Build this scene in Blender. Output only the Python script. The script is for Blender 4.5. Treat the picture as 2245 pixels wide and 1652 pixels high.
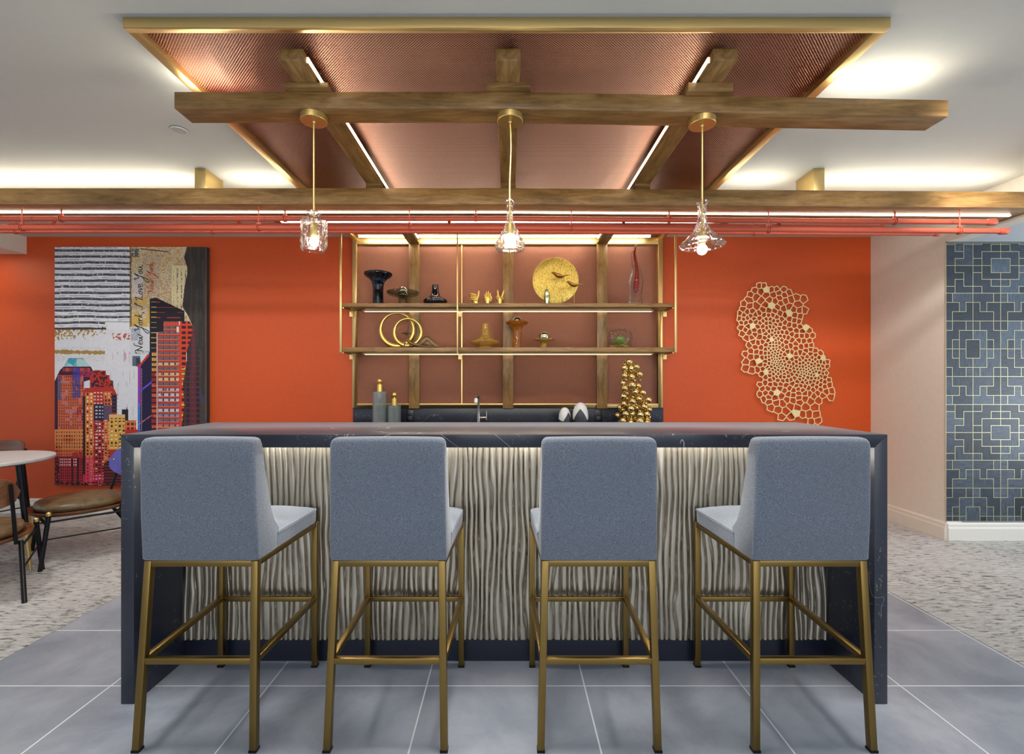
import bpy, bmesh, math, random
import numpy as np
from mathutils import Vector, Matrix, noise
from mathutils.geometry import delaunay_2d_cdt
random.seed(7)
rng = np.random.default_rng(11)
PI = math.pi
SC = bpy.context.scene
COL = SC.collection
for o in list(bpy.data.objects):
    bpy.data.objects.remove(o)

# ---------------- camera ----------------
F, VX, VY, H = 1040.0, 1114.0, 840.0, 1.27        # focal length and vanishing point in pixels of the 2245x1652 frame, eye height
cd = bpy.data.cameras.new('camera'); cam = bpy.data.objects.new('camera', cd); COL.objects.link(cam)
cam.location = (0, 0, H); cam.rotation_euler = (PI / 2, 0, 0)
cd.sensor_fit = 'HORIZONTAL'; cd.sensor_width = 36; cd.lens = F / 2245 * 36
cd.shift_x = (1122.5 - VX) / 2245; cd.shift_y = (VY - 826) / 2245
cd.clip_start = 0.05; cd.clip_end = 60
SC.camera = cam

# ---------------- colour management, world ----------------
vs = SC.view_settings
vs.view_transform = 'Standard'; vs.look = 'None'; vs.gamma = 1.0; vs.use_curve_mapping = False
vs.exposure = 0.55
SC.cycles.use_denoising = True
SC.cycles.max_bounces = 8; SC.cycles.transparent_max_bounces = 12
SC.cycles.diffuse_bounces = 4; SC.cycles.glossy_bounces = 4; SC.cycles.transmission_bounces = 8
SC.cycles.caustics_reflective = False; SC.cycles.caustics_refractive = False
SC.cycles.sample_clamp_indirect = 6
w = bpy.data.worlds.new('world'); SC.world = w; w.use_nodes = True
w.node_tree.nodes['Background'].inputs[0].default_value = (0.80, 0.87, 1.0, 1)
w.node_tree.nodes['Background'].inputs[1].default_value = 0.55

def area(name, loc, target, sx, sy, power, col=(1, 1, 1), spread=PI):
    l = bpy.data.lights.new(name, 'AREA'); l.shape = 'RECTANGLE'; l.size = sx; l.size_y = sy
    l.energy = power; l.color = col; l.spread = spread
    o = bpy.data.objects.new(name, l); COL.objects.link(o); o.location = loc
    o.rotation_euler = (Vector(target) - Vector(loc)).to_track_quat('-Z', 'Y').to_euler()
    return o
def spot(name, loc, target, power, ang, blend=0.6, col=(1, 0.93, 0.82), r=0.04):
    l = bpy.data.lights.new(name, 'SPOT'); l.energy = power; l.spot_size = ang; l.spot_blend = blend
    l.color = col; l.shadow_soft_size = r
    o = bpy.data.objects.new(name, l); COL.objects.link(o); o.location = loc
    o.rotation_euler = (Vector(target) - Vector(loc)).to_track_quat('-Z', 'Y').to_euler()
    return o
# fill lights without a visible source, then the ceiling spots
area('camera_side_fill', (0.4, -2.6, 1.7), (0, 3, 1.0), 6.0, 2.0, 52, (0.93, 0.96, 1.0))  # added soft fill from behind the camera for the stool backs
area('side_hall_fill', (7.2, 1.2, 1.2), (4.6, 3.4, 1.6), 1.6, 2.0, 7, (0.80, 0.90, 1.0))  # added cool fill to brighten the side hall, no fixture known
area('side_hall_up_fill', (6.6, 2.4, 0.9), (5.0, 3.0, 2.4), 1.2, 1.2, 30, (0.85, 0.93, 1.0), 2.2)  # added upward fill, only there to lighten the lowered right ceiling
for i, x in enumerate((-1.5, 0.0, 1.5)):
    spot('seat_fill_spot', (x, 1.74, 2.69), (x, 1.80, 0.0), 120, 2.2, 0.8, (1, 0.95, 0.88), 0.22)  # unseen spots added to brighten stool seats, floor and bar top
for x in (-3.3, -1.9, 2.2):
    spot('wall_wash_spot', (x, 1.65, 2.69), (x, 4.65, 1.35), 88, 0.95, 1.0, (1, 0.93, 0.84), 0.12)
spot('carpet_fill_spot', (-3.3, 2.4, 2.69), (-3.2, 2.9, 0), 85, 1.6, 0.8, (1, 0.97, 0.93), 0.12)  # out-of-view spot added to lift the left carpet
spot('carpet_fill_spot', (4.4, 2.6, 2.40), (3.9, 3.0, 0), 62, 1.3, 0.8, (1, 0.97, 0.93), 0.12)  # likewise added, for the right carpet
spot('wall_wash_spot', (2.9, 2.6, 2.69), (3.6, 4.1, 1.3), 80, 1.7, 1.0, (1, 0.95, 0.88), 0.1)  # extra unseen spot, put in to brighten the peach wall

for x in (-0.95, 0.0, 0.95):
    spot('shelf_fill_spot', (x, 1.30, 2.69), (x, 4.6, 1.36), 80, 0.50, 1.0, (1, 0.94, 0.86), 0.12)  # added forward light for shelves and posts, no fixture modelled

# ---------------- helpers ----------------
def C(r, g, b):
    f = lambda c: (c / 255) / 12.92 if c <= 10.3 else (((c / 255) + 0.055) / 1.055) ** 2.4
    return (f(r), f(g), f(b), 1.0)
def PX(px, Y): return (px - VX) * Y / F
def PZ(py, Y): return H - (py - VY) * Y / F

class MB:
    def __init__(s): s.v = []; s.f = []
    def add(s, vs_, fs):
        n = len(s.v); s.v += [tuple(a) for a in vs_]; s.f += [tuple(i + n for i in f) for f in fs]; return s
    def box(s, x0, x1, y0, y1, z0, z1):
        return s.add([(x0, y0, z0), (x1, y0, z0), (x1, y1, z0), (x0, y1, z0), (x0, y0, z1), (x1, y0, z1), (x1, y1, z1), (x0, y1, z1)],
                     [(0, 3, 2, 1), (4, 5, 6, 7), (0, 1, 5, 4), (1, 2, 6, 5), (2, 3, 7, 6), (3, 0, 4, 7)])
    def hexa(s, p):      # eight corners: bottom four, top four
        return s.add(p, [(0, 3, 2, 1), (4, 5, 6, 7), (0, 1, 5, 4), (1, 2, 6, 5), (2, 3, 7, 6), (3, 0, 4, 7)])
    def prism(s, poly, axis, a, b):   # poly in the two other axes, in cyclic order x,y,z without axis
        n = len(poly)
        def q(p, t):
            if axis == 'x': return (t, p[0], p[1])
            if axis == 'y': return (p[0], t, p[1])
            return (p[0], p[1], t)
        vs_ = [q(p, a) for p in poly] + [q(p, b) for p in poly]
        fs = [tuple(range(n))[::-1], tuple(range(n, 2 * n))] + [(i, (i + 1) % n, n + (i + 1) % n, n + i) for i in range(n)]
        return s.add(vs_, fs)
    def bar(s, p, q, w_, h_=None):    # square bar between two points
        p = Vector(p); q = Vector(q); d = (q - p).normalized(); h_ = h_ or w_
        up = Vector((0, 0, 1)) if abs(d.z) < 0.9 else Vector((0, 1, 0))
        a = d.cross(up).normalized() * w_ / 2; b = a.cross(d).normalized() * h_ / 2
        r = [(-1, -1), (1, -1), (1, 1), (-1, 1)]
        return s.hexa([p + a * i + b * j for i, j in r] + [q + a * i + b * j for i, j in r])
    def tube(s, pts, r, n=12, flat=1.0, cap=True, ax=None):
        pts = [Vector(p) for p in pts]; m = len(pts)
        r = r if isinstance(r, (list, tuple)) else [r] * m
        vs_ = []; prev = None
        for i, p in enumerate(pts):
            d = (pts[min(i + 1, m - 1)] - pts[max(i - 1, 0)]).normalized()
            if prev is None:
                up = Vector(ax) if ax else (Vector((0, 0, 1)) if abs(d.z) < 0.9 else Vector((0, 1, 0)))
                a = d.cross(up).normalized()
            else:
                a = (prev - d * prev.dot(d)).normalized()
            prev = a; b = a.cross(d).normalized()
            for k in range(n):
                t = 2 * PI * k / n
                vs_.append(p + a * (r[i] * math.cos(t)) + b * (r[i] * flat * math.sin(t)))
        fs = [(i * n + k, i * n + (k + 1) % n, (i + 1) * n + (k + 1) % n, (i + 1) * n + k) for i in range(m - 1) for k in range(n)]
        if cap: fs += [tuple(range(n))[::-1], tuple(range((m - 1) * n, m * n))]
        return s.add(vs_, fs)
    def lathe(s, prof, c=(0, 0, 0), n=32, sx=1.0, sy=1.0, radf=None, closed=False):
        vs_ = []; m = len(prof)
        for r, z in prof:
            for k in range(n):
                t = 2 * PI * k / n; q = r * (radf(k, t, z) if radf else 1)
                vs_.append((c[0] + q * math.cos(t) * sx, c[1] + q * math.sin(t) * sy, c[2] + z))
        fs = [(i * n + k, i * n + (k + 1) % n, (i + 1) * n + (k + 1) % n, (i + 1) * n + k) for i in range(m - 1) for k in range(n)]
        if closed: fs += [((m - 1) * n + k, (m - 1) * n + (k + 1) % n, (k + 1) % n, k) for k in range(n)]
        else:
            if prof[0][0] > 1e-5: fs.append(tuple(range(n))[::-1])
            if prof[-1][0] > 1e-5: fs.append(tuple(range((m - 1) * n, m * n)))
        return s.add(vs_, fs)
    def ball(s, c, r, sz=1.0, n=20, m=12, sx=1.0, sy=1.0):
        return s.lathe([(max(r * math.sin(PI * i / m), 1e-6), -r * sz * math.cos(PI * i / m)) for i in range(m + 1)], c, n, sx, sy)
    def torus(s, c, R, r, ax='y', n=64, m=12, thick=None):
        vs_ = []
        for i in range(n):
            t = 2 * PI * i / n
            rr = r * (thick(t) if thick else 1)
            for k in range(m):
                u = 2 * PI * k / m; q = R + rr * math.cos(u); h = rr * math.sin(u)
                p = (q * math.cos(t), h, q * math.sin(t)) if ax == 'y' else ((q * math.cos(t), q * math.sin(t), h) if ax == 'z' else (h, q * math.cos(t), q * math.sin(t)))
                vs_.append((c[0] + p[0], c[1] + p[1], c[2] + p[2]))
        return s.add(vs_, [(i * m + k, i * m + (k + 1) % m, ((i + 1) % n) * m + (k + 1) % m, ((i + 1) % n) * m + k) for i in range(n) for k in range(m)])
    def build(s, name, mat, parent=None, bevel=0.0, seg=2, smooth=True, ang=35, tess=False, weld=True):
        if parent is not None:
            o0 = Vector((0, 0, 0)); q = parent
            while q is not None: o0 = o0 + Vector(q.location); q = q.parent
            off = o0
        else:
            a = np.array(s.v); mn = a.min(0); mx = a.max(0)
            off = Vector(((mn[0] + mx[0]) / 2, (mn[1] + mx[1]) / 2, mn[2]))
        me = bpy.data.meshes.new(name)
        me.from_pydata([(x - off.x, y - off.y, z - off.z) for x, y, z in s.v], [], s.f)
        bm = bmesh.new(); bm.from_mesh(me)
        if weld and len(s.v) < 60000: bmesh.ops.remove_doubles(bm, verts=bm.verts, dist=1e-6)
        bmesh.ops.recalc_face_normals(bm, faces=bm.faces)
        if bevel > 0:
            es = [e for e in bm.edges if len(e.link_faces) == 2 and e.calc_face_angle(0) > 0.5]
            bmesh.ops.bevel(bm, geom=es, offset=bevel, segments=seg, profile=0.5, affect='EDGES', clamp_overlap=True)
        bm.to_mesh(me); bm.free()
        if smooth:
            me.polygons.foreach_set('use_smooth', [True] * len(me.polygons))
            me.set_sharp_from_angle(angle=math.radians(ang))
        ob = bpy.data.objects.new(name, me); COL.objects.link(ob)
        for m_ in (mat if isinstance(mat, (list, tuple)) else [mat]): me.materials.append(m_)
        if parent is not None: ob.parent = parent
        else: ob.location = off
        return ob

def thing(name, label, cat, loc=(0, 0, 0), group=None):
    o = bpy.data.objects.new(name, None); COL.objects.link(o); o.location = loc; o.empty_display_size = 0.05
    return tag(o, label, cat, group)
def tag(o, label, cat, group=None):
    o['label'] = label; o['category'] = cat
    if group: o['group'] = group
    return o
def struct(o): o['kind'] = 'structure'; return o
def copy_tree(o, parent=None):
    c = o.copy(); COL.objects.link(c); c.parent = parent
    for ch in [q for q in bpy.data.objects if q.parent == o]: copy_tree(ch, c)
    return c

# ---------------- materials ----------------
class NT:
    def __init__(s, name):
        s.m = bpy.data.materials.new(name); s.m.use_nodes = True; s.t = s.m.node_tree; s.n = s.t.nodes
        s.b = s.n['Principled BSDF']; s.out = s.n['Material Output']
    def new(s, typ, **kw):
        q = s.n.new(typ)
        for k, v in kw.items(): setattr(q, k, v)
        return q
    def L(s, a, b): s.t.links.new(a, b)
    def val(s, sock, v):
        if hasattr(v, 'is_linked'): s.L(v, sock)
        else: sock.default_value = v
    def math(s, op, a, b=0.0, c=None, clamp=False):
        q = s.new('ShaderNodeMath', operation=op); q.use_clamp = clamp
        s.val(q.inputs[0], a); s.val(q.inputs[1], b)
        if c is not None: s.val(q.inputs[2], c)
        return q.outputs[0]
    def coord(s, scale=(1, 1, 1), rot=(0, 0, 0), kind='Object'):
        tc = s.new('ShaderNodeTexCoord'); mp = s.new('ShaderNodeMapping'); mp.inputs['Scale'].default_value = scale
        mp.inputs['Rotation'].default_value = rot
        s.L(tc.outputs[kind], mp.inputs[0]); return mp.outputs[0]
    def world_pos(s):
        return s.new('ShaderNodeNewGeometry').outputs['Position']
    def noise(s, vec, scale, detail=3, rough=0.5, dist=0.0):
        q = s.new('ShaderNodeTexNoise'); s.L(vec, q.inputs['Vector']); q.inputs['Scale'].default_value = scale
        q.inputs['Detail'].default_value = detail; q.inputs['Roughness'].default_value = rough
        q.inputs['Distortion'].default_value = dist; return q.outputs['Fac']
    def ramp(s, fac, stops, interp='LINEAR'):
        q = s.new('ShaderNodeValToRGB'); q.color_ramp.interpolation = interp; e = q.color_ramp.elements
        while len(e) < len(stops): e.new(0.5)
        for i, (p, c) in enumerate(stops): e[i].position = p; e[i].color = c
        s.L(fac, q.inputs[0]); return q.outputs[0]
    def mix(s, fac, a, b, blend='MIX'):
        q = s.new('ShaderNodeMix', data_type='RGBA', blend_type=blend)
        s.val(q.inputs[0], fac); s.val(q.inputs[6], a); s.val(q.inputs[7], b); return q.outputs[2]
    def bump(s, h, strength=0.3, dist=0.01):
        q = s.new('ShaderNodeBump'); q.inputs['Strength'].default_value = strength; q.inputs['Distance'].default_value = dist
        s.L(h, q.inputs['Height']); s.L(q.outputs[0], s.b.inputs['Normal']); return q
    def set(s, **kw):
        names = {'color': 'Base Color', 'rough': 'Roughness', 'metal': 'Metallic', 'trans': 'Transmission Weight', 'ior': 'IOR',
                 'spec': 'Specular IOR Level', 'ecol': 'Emission Color', 'estr': 'Emission Strength', 'sheen': 'Sheen Weight', 'coat': 'Coat Weight', 'sheenr': 'Sheen Roughness', 'aniso': 'Anisotropic'}
        for k, v in kw.items(): s.val(s.b.inputs[names[k]], v)
        return s

def plain(name, col, rough=0.5, metal=0.0, nscale=40, namt=0.08, bump=0.05, spec=0.5):
    t = NT(name); v = t.coord(); n = t.noise(v, nscale, 3)
    dark = tuple(c * (1 - namt) for c in col[:3]) + (1,); lite = tuple(min(1, c * (1 + namt)) for c in col[:3]) + (1,)
    t.set(color=t.ramp(n, [(0.3, dark), (0.7, lite)]), rough=rough, metal=metal, spec=spec)
    if bump: t.bump(n, bump, 0.002)
    return t.m
def wood(name, axis, dark, mid, lite, rough=0.42, grain=1.0):
    t = NT(name); sc = [28, 28, 28]; sc['xyz'.index(axis)] = 4.5
    v = t.coord(tuple(a * grain for a in sc)); n1 = t.noise(v, 1.0, 6, 0.65, 0.6)
    s2 = [160, 160, 160]; s2['xyz'.index(axis)] = 6
    n2 = t.noise(t.coord(tuple(s2)), 1.0, 3)
    n3 = t.noise(t.coord((3, 3, 3)), 1.0, 4, 0.7)
    n3 = t.math('MULTIPLY_ADD', n3, 0.6, 0.2)
    mixn = t.math('ADD', t.math('MULTIPLY', n1, 0.6), t.math('MULTIPLY', n3, 0.4))
    c = t.ramp(mixn, [(0.32, dark), (0.5, mid), (0.66, lite)])
    c = t.mix(t.math('MULTIPLY', n2, 0.5), c, dark, 'MULTIPLY')
    t.set(color=c, rough=rough); t.bump(n2, 0.12, 0.002)
    return t.m
def brushed(name, col, rough=0.3, axis='x', amt=0.12):
    t = NT(name); sc = [300, 300, 300]; sc['xyz'.index(axis)] = 6
    n = t.noise(t.coord(tuple(sc)), 1.0, 2)
    t.set(color=col, metal=1.0, rough=t.math('MULTIPLY_ADD', n, amt * 2, rough - amt)); t.bump(n, 0.05, 0.001)
    return t.m
def emit(name, col, strength):
    t = NT(name); t.set(color=(0, 0, 0, 1), ecol=col, estr=strength); return t.m
def glass(name, col=(1, 1, 1, 1), clear=0.5, rough=0.02, ior=1.45, bumps=None, trans=1.0):
    t = NT(name); t.set(color=col, trans=trans, rough=rough, ior=ior)
    tr = t.new('ShaderNodeBsdfTransparent'); tr.inputs[0].default_value = col
    mx = t.new('ShaderNodeMixShader'); mx.inputs[0].default_value = clear
    t.L(t.b.outputs[0], mx.inputs[1]); t.L(tr.outputs[0], mx.inputs[2]); t.L(mx.outputs[0], t.out.inputs[0])
    if bumps:
        v = t.coord((bumps, bumps, bumps * 0.5)); q = t.new('ShaderNodeTexVoronoi'); t.L(v, q.inputs['Vector']); q.inputs['Scale'].default_value = 1
        t.bump(q.outputs['Distance'], 0.4, 0.006)
    return t.m

WD = (C(95, 69, 34), C(155, 118, 66), C(192, 154, 98))
M = {}
for a in 'xyz': M['wood_' + a] = wood('stained_maple_' + a, a, *WD)
for a in 'xyz': M['brass_' + a] = brushed('brushed_brass_' + a, C(222, 194, 132), 0.42, a)
M['brass'] = brushed('satin_brass', C(216, 190, 122), 0.45, 'z')
M['gold'] = plain('polished_gold', C(232, 196, 96), 0.16, 1.0, 60, 0.05, 0.03)
M['gold_satin'] = plain('satin_gold', C(228, 196, 110), 0.32, 1.0, 90, 0.06, 0.1)
M['gold_ball'] = plain('mirror_gold', C(230, 206, 140), 0.06, 1.0, 20, 0.02, 0)
M['led'] = emit('warm_led', (1.0, 0.90, 0.72, 1), 14)
M['led_bar'] = emit('under_counter_led', (1.0, 0.94, 0.84, 1), 95)
M['led_top'] = emit('warm_led_cove', (1.0, 0.90, 0.74, 1), 22)
M['led_dn'] = emit('warm_led_line', (1.0, 0.88, 0.70, 1), 16)
M['led_up'] = emit('warm_uplight', (1.0, 0.93, 0.78, 1), 22)
M['bulb'] = emit('bulb_glow', (1.0, 0.88, 0.66, 1), 42)
M['black'] = plain('black_metal', C(24, 26, 30), 0.35, 0.6, 80, 0.1, 0.02)
M['white'] = plain('white_paint', C(226, 226, 222), 0.5, 0, 60, 0.02, 0.02)
def m_floor():
    t = NT('porcelain_floor_tile'); p = t.world_pos()
    sx = t.new('ShaderNodeSeparateXYZ'); t.L(p, sx.inputs[0])
    gx = t.math('ABSOLUTE', t.math('SUBTRACT', t.math('FRACT', t.math('MULTIPLY_ADD', sx.outputs[0], 1 / 0.6636, 1.67 / 0.6636 + 10.5)), 0.5))
    gy = t.math('ABSOLUTE', t.math('SUBTRACT', t.math('FRACT', t.math('MULTIPLY_ADD', sx.outputs[1], 1 / 0.448, -1.993 / 0.448 + 10.5)), 0.5))
    lx = t.math('LESS_THAN', gx, 0.0030 / 0.6636); ly = t.math('LESS_THAN', gy, 0.0030 / 0.448)
    g = t.math('MAXIMUM', lx, ly)
    n = t.noise(p, 2.3, 6, 0.62, 0.4); n2 = t.noise(p, 60, 3)
    c = t.ramp(n, [(0.28, C(118, 126, 138)), (0.5, C(148, 155, 166)), (0.72, C(176, 181, 190))])
    c = t.mix(t.math('MULTIPLY', t.math('GREATER_THAN', n2, 0.66), 0.12), c, C(70, 74, 84))
    cell = t.new('ShaderNodeTexWhiteNoise', noise_dimensions='2D'); cv = t.new('ShaderNodeCombineXYZ')
    t.L(t.math('FLOOR', t.math('MULTIPLY_ADD', sx.outputs[0], 1 / 0.6636, 1.67 / 0.6636 + 10)), cv.inputs[0])
    t.L(t.math('FLOOR', t.math('MULTIPLY_ADD', sx.outputs[1], 1 / 0.448, -1.993 / 0.448 + 10)), cv.inputs[1])
    t.L(cv.outputs[0], cell.inputs['Vector'])
    c = t.mix(t.math('MULTIPLY', cell.outputs['Value'], 0.25), c, C(146, 153, 165))
    c = t.mix(g, c, C(226, 228, 232))
    t.set(color=c, rough=t.math('MULTIPLY_ADD', n2, 0.15, 0.30)); t.bump(t.math('SUBTRACT', 1.0, g), 0.2, 0.001)
    return t.m
def m_carpet():
    t = NT('strie_carpet'); p = t.world_pos()
    mp = t.new('ShaderNodeMapping'); mp.inputs['Scale'].default_value = (15, 64, 15); t.L(p, mp.inputs[0])
    n = t.noise(mp.outputs[0], 1.0, 5, 0.6, 0.8)
    n2 = t.noise(p, 190, 4, 0.85); n3 = t.noise(p, 1.6, 3)
    c = t.ramp(t.math('ADD', n, t.math('MULTIPLY', t.math('SUBTRACT', n3, 0.5), 0.18)),
               [(0.32, C(66, 58, 54)), (0.39, C(116, 114, 110)), (0.44, C(190, 190, 188)), (0.62, C(222, 223, 222))])
    c = t.mix(t.math('MULTIPLY', n2, 0.55), c, C(120, 116, 108), 'MULTIPLY')
    t.set(color=c, rough=0.95, sheen=0.3); t.bump(n2, 0.8, 0.004)
    return t.m
def m_stone(name='dark_soapstone'):
    t = NT(name); p = t.world_pos()
    n = t.noise(p, 3.0, 5, 0.6, 0.3)
    base = t.ramp(n, [(0.3, C(26, 32, 46)), (0.6, C(40, 45, 58)), (0.8, C(52, 54, 62))])
    v1 = t.noise(p, 1.1, 4, 0.55, 0.9); d = t.math('ABSOLUTE', t.math('SUBTRACT', v1, 0.5))
    vein = t.math('MULTIPLY', t.math('SUBTRACT', 1.0, t.math('MULTIPLY', d, 900.0), clamp=True), t.math('GREATER_THAN', t.noise(p, 1.7, 2), 0.56))
    f = t.noise(p, 55, 5, 0.75); fm = t.noise(p, 5, 3, 0.6)
    fleck = t.math('MULTIPLY', t.math('GREATER_THAN', f, 0.62), t.math('MULTIPLY', t.math('GREATER_THAN', fm, 0.51), 0.5))
    c = t.mix(vein, base, C(190, 186, 178)); c = t.mix(fleck, c, C(150, 148, 136))
    t.set(color=c, rough=t.math('MULTIPLY_ADD', n, 0.10, 0.27), spec=0.6, sheen=0.35, sheenr=0.2); return t.m
def m_mesh(name, plane):
    t = NT(name); tc = t.new('ShaderNodeTexCoord'); s = t.new('ShaderNodeSeparateXYZ'); t.L(tc.outputs['Object'], s.inputs[0])
    x = s.outputs[0]; y = s.outputs[1] if plane == 'xy' else s.outputs[2]
    u = t.math('MULTIPLY', x, 1 / 0.0129); v = t.math('MULTIPLY', y, 1 / 0.0129)
    a = t.math('ABSOLUTE', t.math('SUBTRACT', t.math('FRACT', t.math('ADD', u, v)), 0.5))
    b = t.math('ABSOLUTE', t.math('SUBTRACT', t.math('FRACT', t.math('SUBTRACT', u, v)), 0.5))
    hole = t.math('LESS_THAN', t.math('MAXIMUM', a, b), 0.36)
    # rolled strands lean alternately, so the sheet catches light like little scales
    hgt = t.math('ADD', t.math('MULTIPLY', t.math('SINE', t.math('MULTIPLY', v, 4 * PI)), 0.22), t.math('MULTIPLY', t.math('MAXIMUM', a, b), 2.0))
    t.set(color=C(186, 134, 112), metal=1.0, rough=0.28)
    t.bump(hgt, 0.8, 0.0030)
    tr = t.new('ShaderNodeBsdfTransparent'); mx = t.new('ShaderNodeMixShader'); t.L(hole, mx.inputs[0])
    t.L(t.b.outputs[0], mx.inputs[1]); t.L(tr.outputs[0], mx.inputs[2]); t.L(mx.outputs[0], t.out.inputs[0])
    return t.m
def m_fabric():
    t = NT('heathered_wool'); v = t.coord()
    n = t.noise(v, 420, 3, 0.8); n2 = t.noise(t.coord((900, 900, 300)), 1.0, 2)
    q = t.math('ADD', t.math('MULTIPLY', n, 0.6), t.math('MULTIPLY', n2, 0.4))
    c = t.ramp(q, [(0.34, C(68, 75, 87)), (0.5, C(102, 110, 123)), (0.66, C(150, 156, 166))])
    t.set(color=c, rough=0.95, sheen=0.25, spec=0.2); t.bump(q, 0.35, 0.002); return t.m
def m_leather():
    t = NT('tan_leather'); v = t.coord(); n = t.noise(v, 9, 5, 0.6, 1.0)
    t.set(color=t.ramp(n, [(0.3, C(84, 66, 42)), (0.55, C(118, 98, 68)), (0.75, C(146, 124, 90))]), rough=0.38); t.bump(t.noise(v, 120, 2), 0.1, 0.002); return t.m
def m_vcol(name, rough=0.6):
    t = NT(name); a = t.new('ShaderNodeVertexColor'); a.layer_name = 'Col'; t.set(color=a.outputs[0], rough=rough); return t.m
def m_marq():
    t = NT('dyed_wood_marquetry'); a = t.new('ShaderNodeVertexColor'); a.layer_name = 'Col'
    s = t.new('ShaderNodeSeparateColor'); t.L(a.outputs[0], s.inputs[0])
    nh = t.noise(t.coord((14, 14, 150)), 1.0, 4, 0.6, 0.4); nv = t.noise(t.coord((150, 14, 14)), 1.0, 4, 0.6, 0.4)
    nd = t.noise(t.coord((12, 12, 150), (0, PI / 4, 0)), 1.0, 4, 0.6, 0.3)
    m1 = t.new('ShaderNodeMix'); t.L(t.math('GREATER_THAN', s.outputs[1], 0.3), m1.inputs[0]); t.L(nh, m1.inputs[2]); t.L(nv, m1.inputs[3])
    m2 = t.new('ShaderNodeMix'); t.L(t.math('GREATER_THAN', s.outputs[1], 0.8), m2.inputs[0]); t.L(m1.outputs[0], m2.inputs[2]); t.L(nd, m2.inputs[3])
    fac = t.math('ADD', t.math('MULTIPLY', m2.outputs[0], 0.75), t.math('MULTIPLY', s.outputs[0], 0.4))
    t.set(color=t.ramp(fac, [(0.30, C(24, 31, 39)), (0.58, C(46, 57, 70)), (0.9, C(88, 103, 118))]), rough=0.4); return t.m
def m_wave():
    t = NT('champagne_metal'); n = t.noise(t.coord((200, 200, 10)), 1, 2)
    t.set(color=C(196, 188, 172), metal=0.95, rough=t.math('MULTIPLY_ADD', n, 0.1, 0.25)); return t.m
M['floor'] = m_floor(); M['carpet'] = m_carpet(); M['stone'] = m_stone(); M['fabric'] = m_fabric(); M['leather'] = m_leather()
M['mesh_xy'] = m_mesh('copper_mesh_flat', 'xy'); M['mesh_xz'] = m_mesh('copper_mesh_upright', 'xz')
M['wave'] = m_wave(); M['marq'] = m_marq(); M['canvas'] = m_vcol('printed_canvas', 0.75)
M['red'] = plain('red_wall_paint', C(204, 79, 18), 0.55, 0, 25, 0.03, 0.03)
M['redback'] = plain('orange_backing', C(110, 40, 26), 0.6, 0, 25, 0.03, 0)
M['peach'] = plain('peach_wall_paint', C(228, 223, 211), 0.6, 0, 25, 0.02, 0.02)
M['ceil'] = plain('ceiling_paint', C(206, 207, 200), 0.7, 0, 25, 0.01, 0.01)
M['base'] = plain('baseboard_paint', C(226, 224, 216), 0.45, 0, 30, 0.01, 0)
M['pipe'] = plain('coral_pipe_paint', C(180, 78, 55), 0.48, 0, 30, 0.04, 0.02)
M['bronze'] = brushed('antique_brass_steel', C(134, 110, 62), 0.36, 'z')
M['redgloss'] = M['pipe']
M['table'] = plain('pale_stone', C(198, 199, 200), 0.45, 0, 14, 0.05, 0.02)
M['walnut'] = wood('walnut', 'x', C(74, 42, 22), C(124, 78, 46), C(160, 110, 70), 0.4, 0.5)
M['bluelit_back'] = plain('blue_lit_shell', C(74, 74, 168), 0.4, 0, 12, 0.05, 0)  # violet-blue light on the wooden plate, put into its base colour
M['steel'] = plain('brushed_nickel', C(196, 194, 190), 0.25, 1.0, 60, 0.05, 0.02)
M['outlet'] = plain('black_plastic', C(16, 16, 18), 0.3, 0, 60, 0.05, 0)
M['outlet2'] = plain('dark_grey_plastic', C(52, 54, 58), 0.4, 0, 60, 0.05, 0)
M['smoke'] = glass('smoked_blue_glass', C(60, 84, 112), 0.12)
M['darkglass'] = plain('near_black_glass', C(10, 16, 30), 0.05, 0, 10, 0.02, 0, 0.8)
M['smoke2'] = glass('smoke_olive_glass', C(205, 212, 204), 0.7)
M['amber'] = glass('amber_glass', C(255, 222, 120), 0.25, trans=0.7)
M['amber2'] = glass('burnt_amber_glass', C(236, 164, 72), 0.2, trans=0.75)
M['clear'] = glass('clear_glass', C(248, 250, 250), 0.55); M['thin'] = glass('thin_clear_glass', C(250, 252, 252), 0.85)
M['crystal'] = glass('cut_crystal', C(250, 250, 252), 0.35, 0.01, 1.5, 45)
M['crystal2'] = glass('ribbed_crystal', C(226, 236, 236), 0.35, 0.03, 1.5, None, 0.75)
M['redglass'] = glass('red_glass', C(190, 16, 20), 0.05)
M['bronze_fig'] = plain('aged_bronze', C(112, 88, 62), 0.45, 0.7, 80, 0.25, 0.3)
M['mercury'] = plain('mercury_glass', C(206, 206, 192), 0.12, 1.0, 50, 0.15, 0.2)
M['leaf'] = plain('succulent_green', C(150, 188, 98), 0.5, 0, 20, 0.2, 0.05)
M['gravel'] = plain('golden_gravel', C(196, 160, 78), 0.6, 0, 120, 0.5, 0.8)
M['ceramicw'] = plain('white_ceramic', C(232, 234, 236), 0.3, 0, 20, 0.02, 0)
M['ceramicg'] = plain('charcoal_ceramic', C(62, 66, 74), 0.45, 0, 20, 0.06, 0)
M['ink'] = plain('black_ink', C(18, 16, 18), 0.6, 0, 20, 0.02, 0); M['redink'] = plain('red_ink', C(178, 44, 34), 0.6, 0, 20, 0.02, 0)
M['hexgold'] = plain('pale_gold_metal', C(246, 226, 170), 0.45, 0.45, 30, 0.03, 0)
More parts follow.
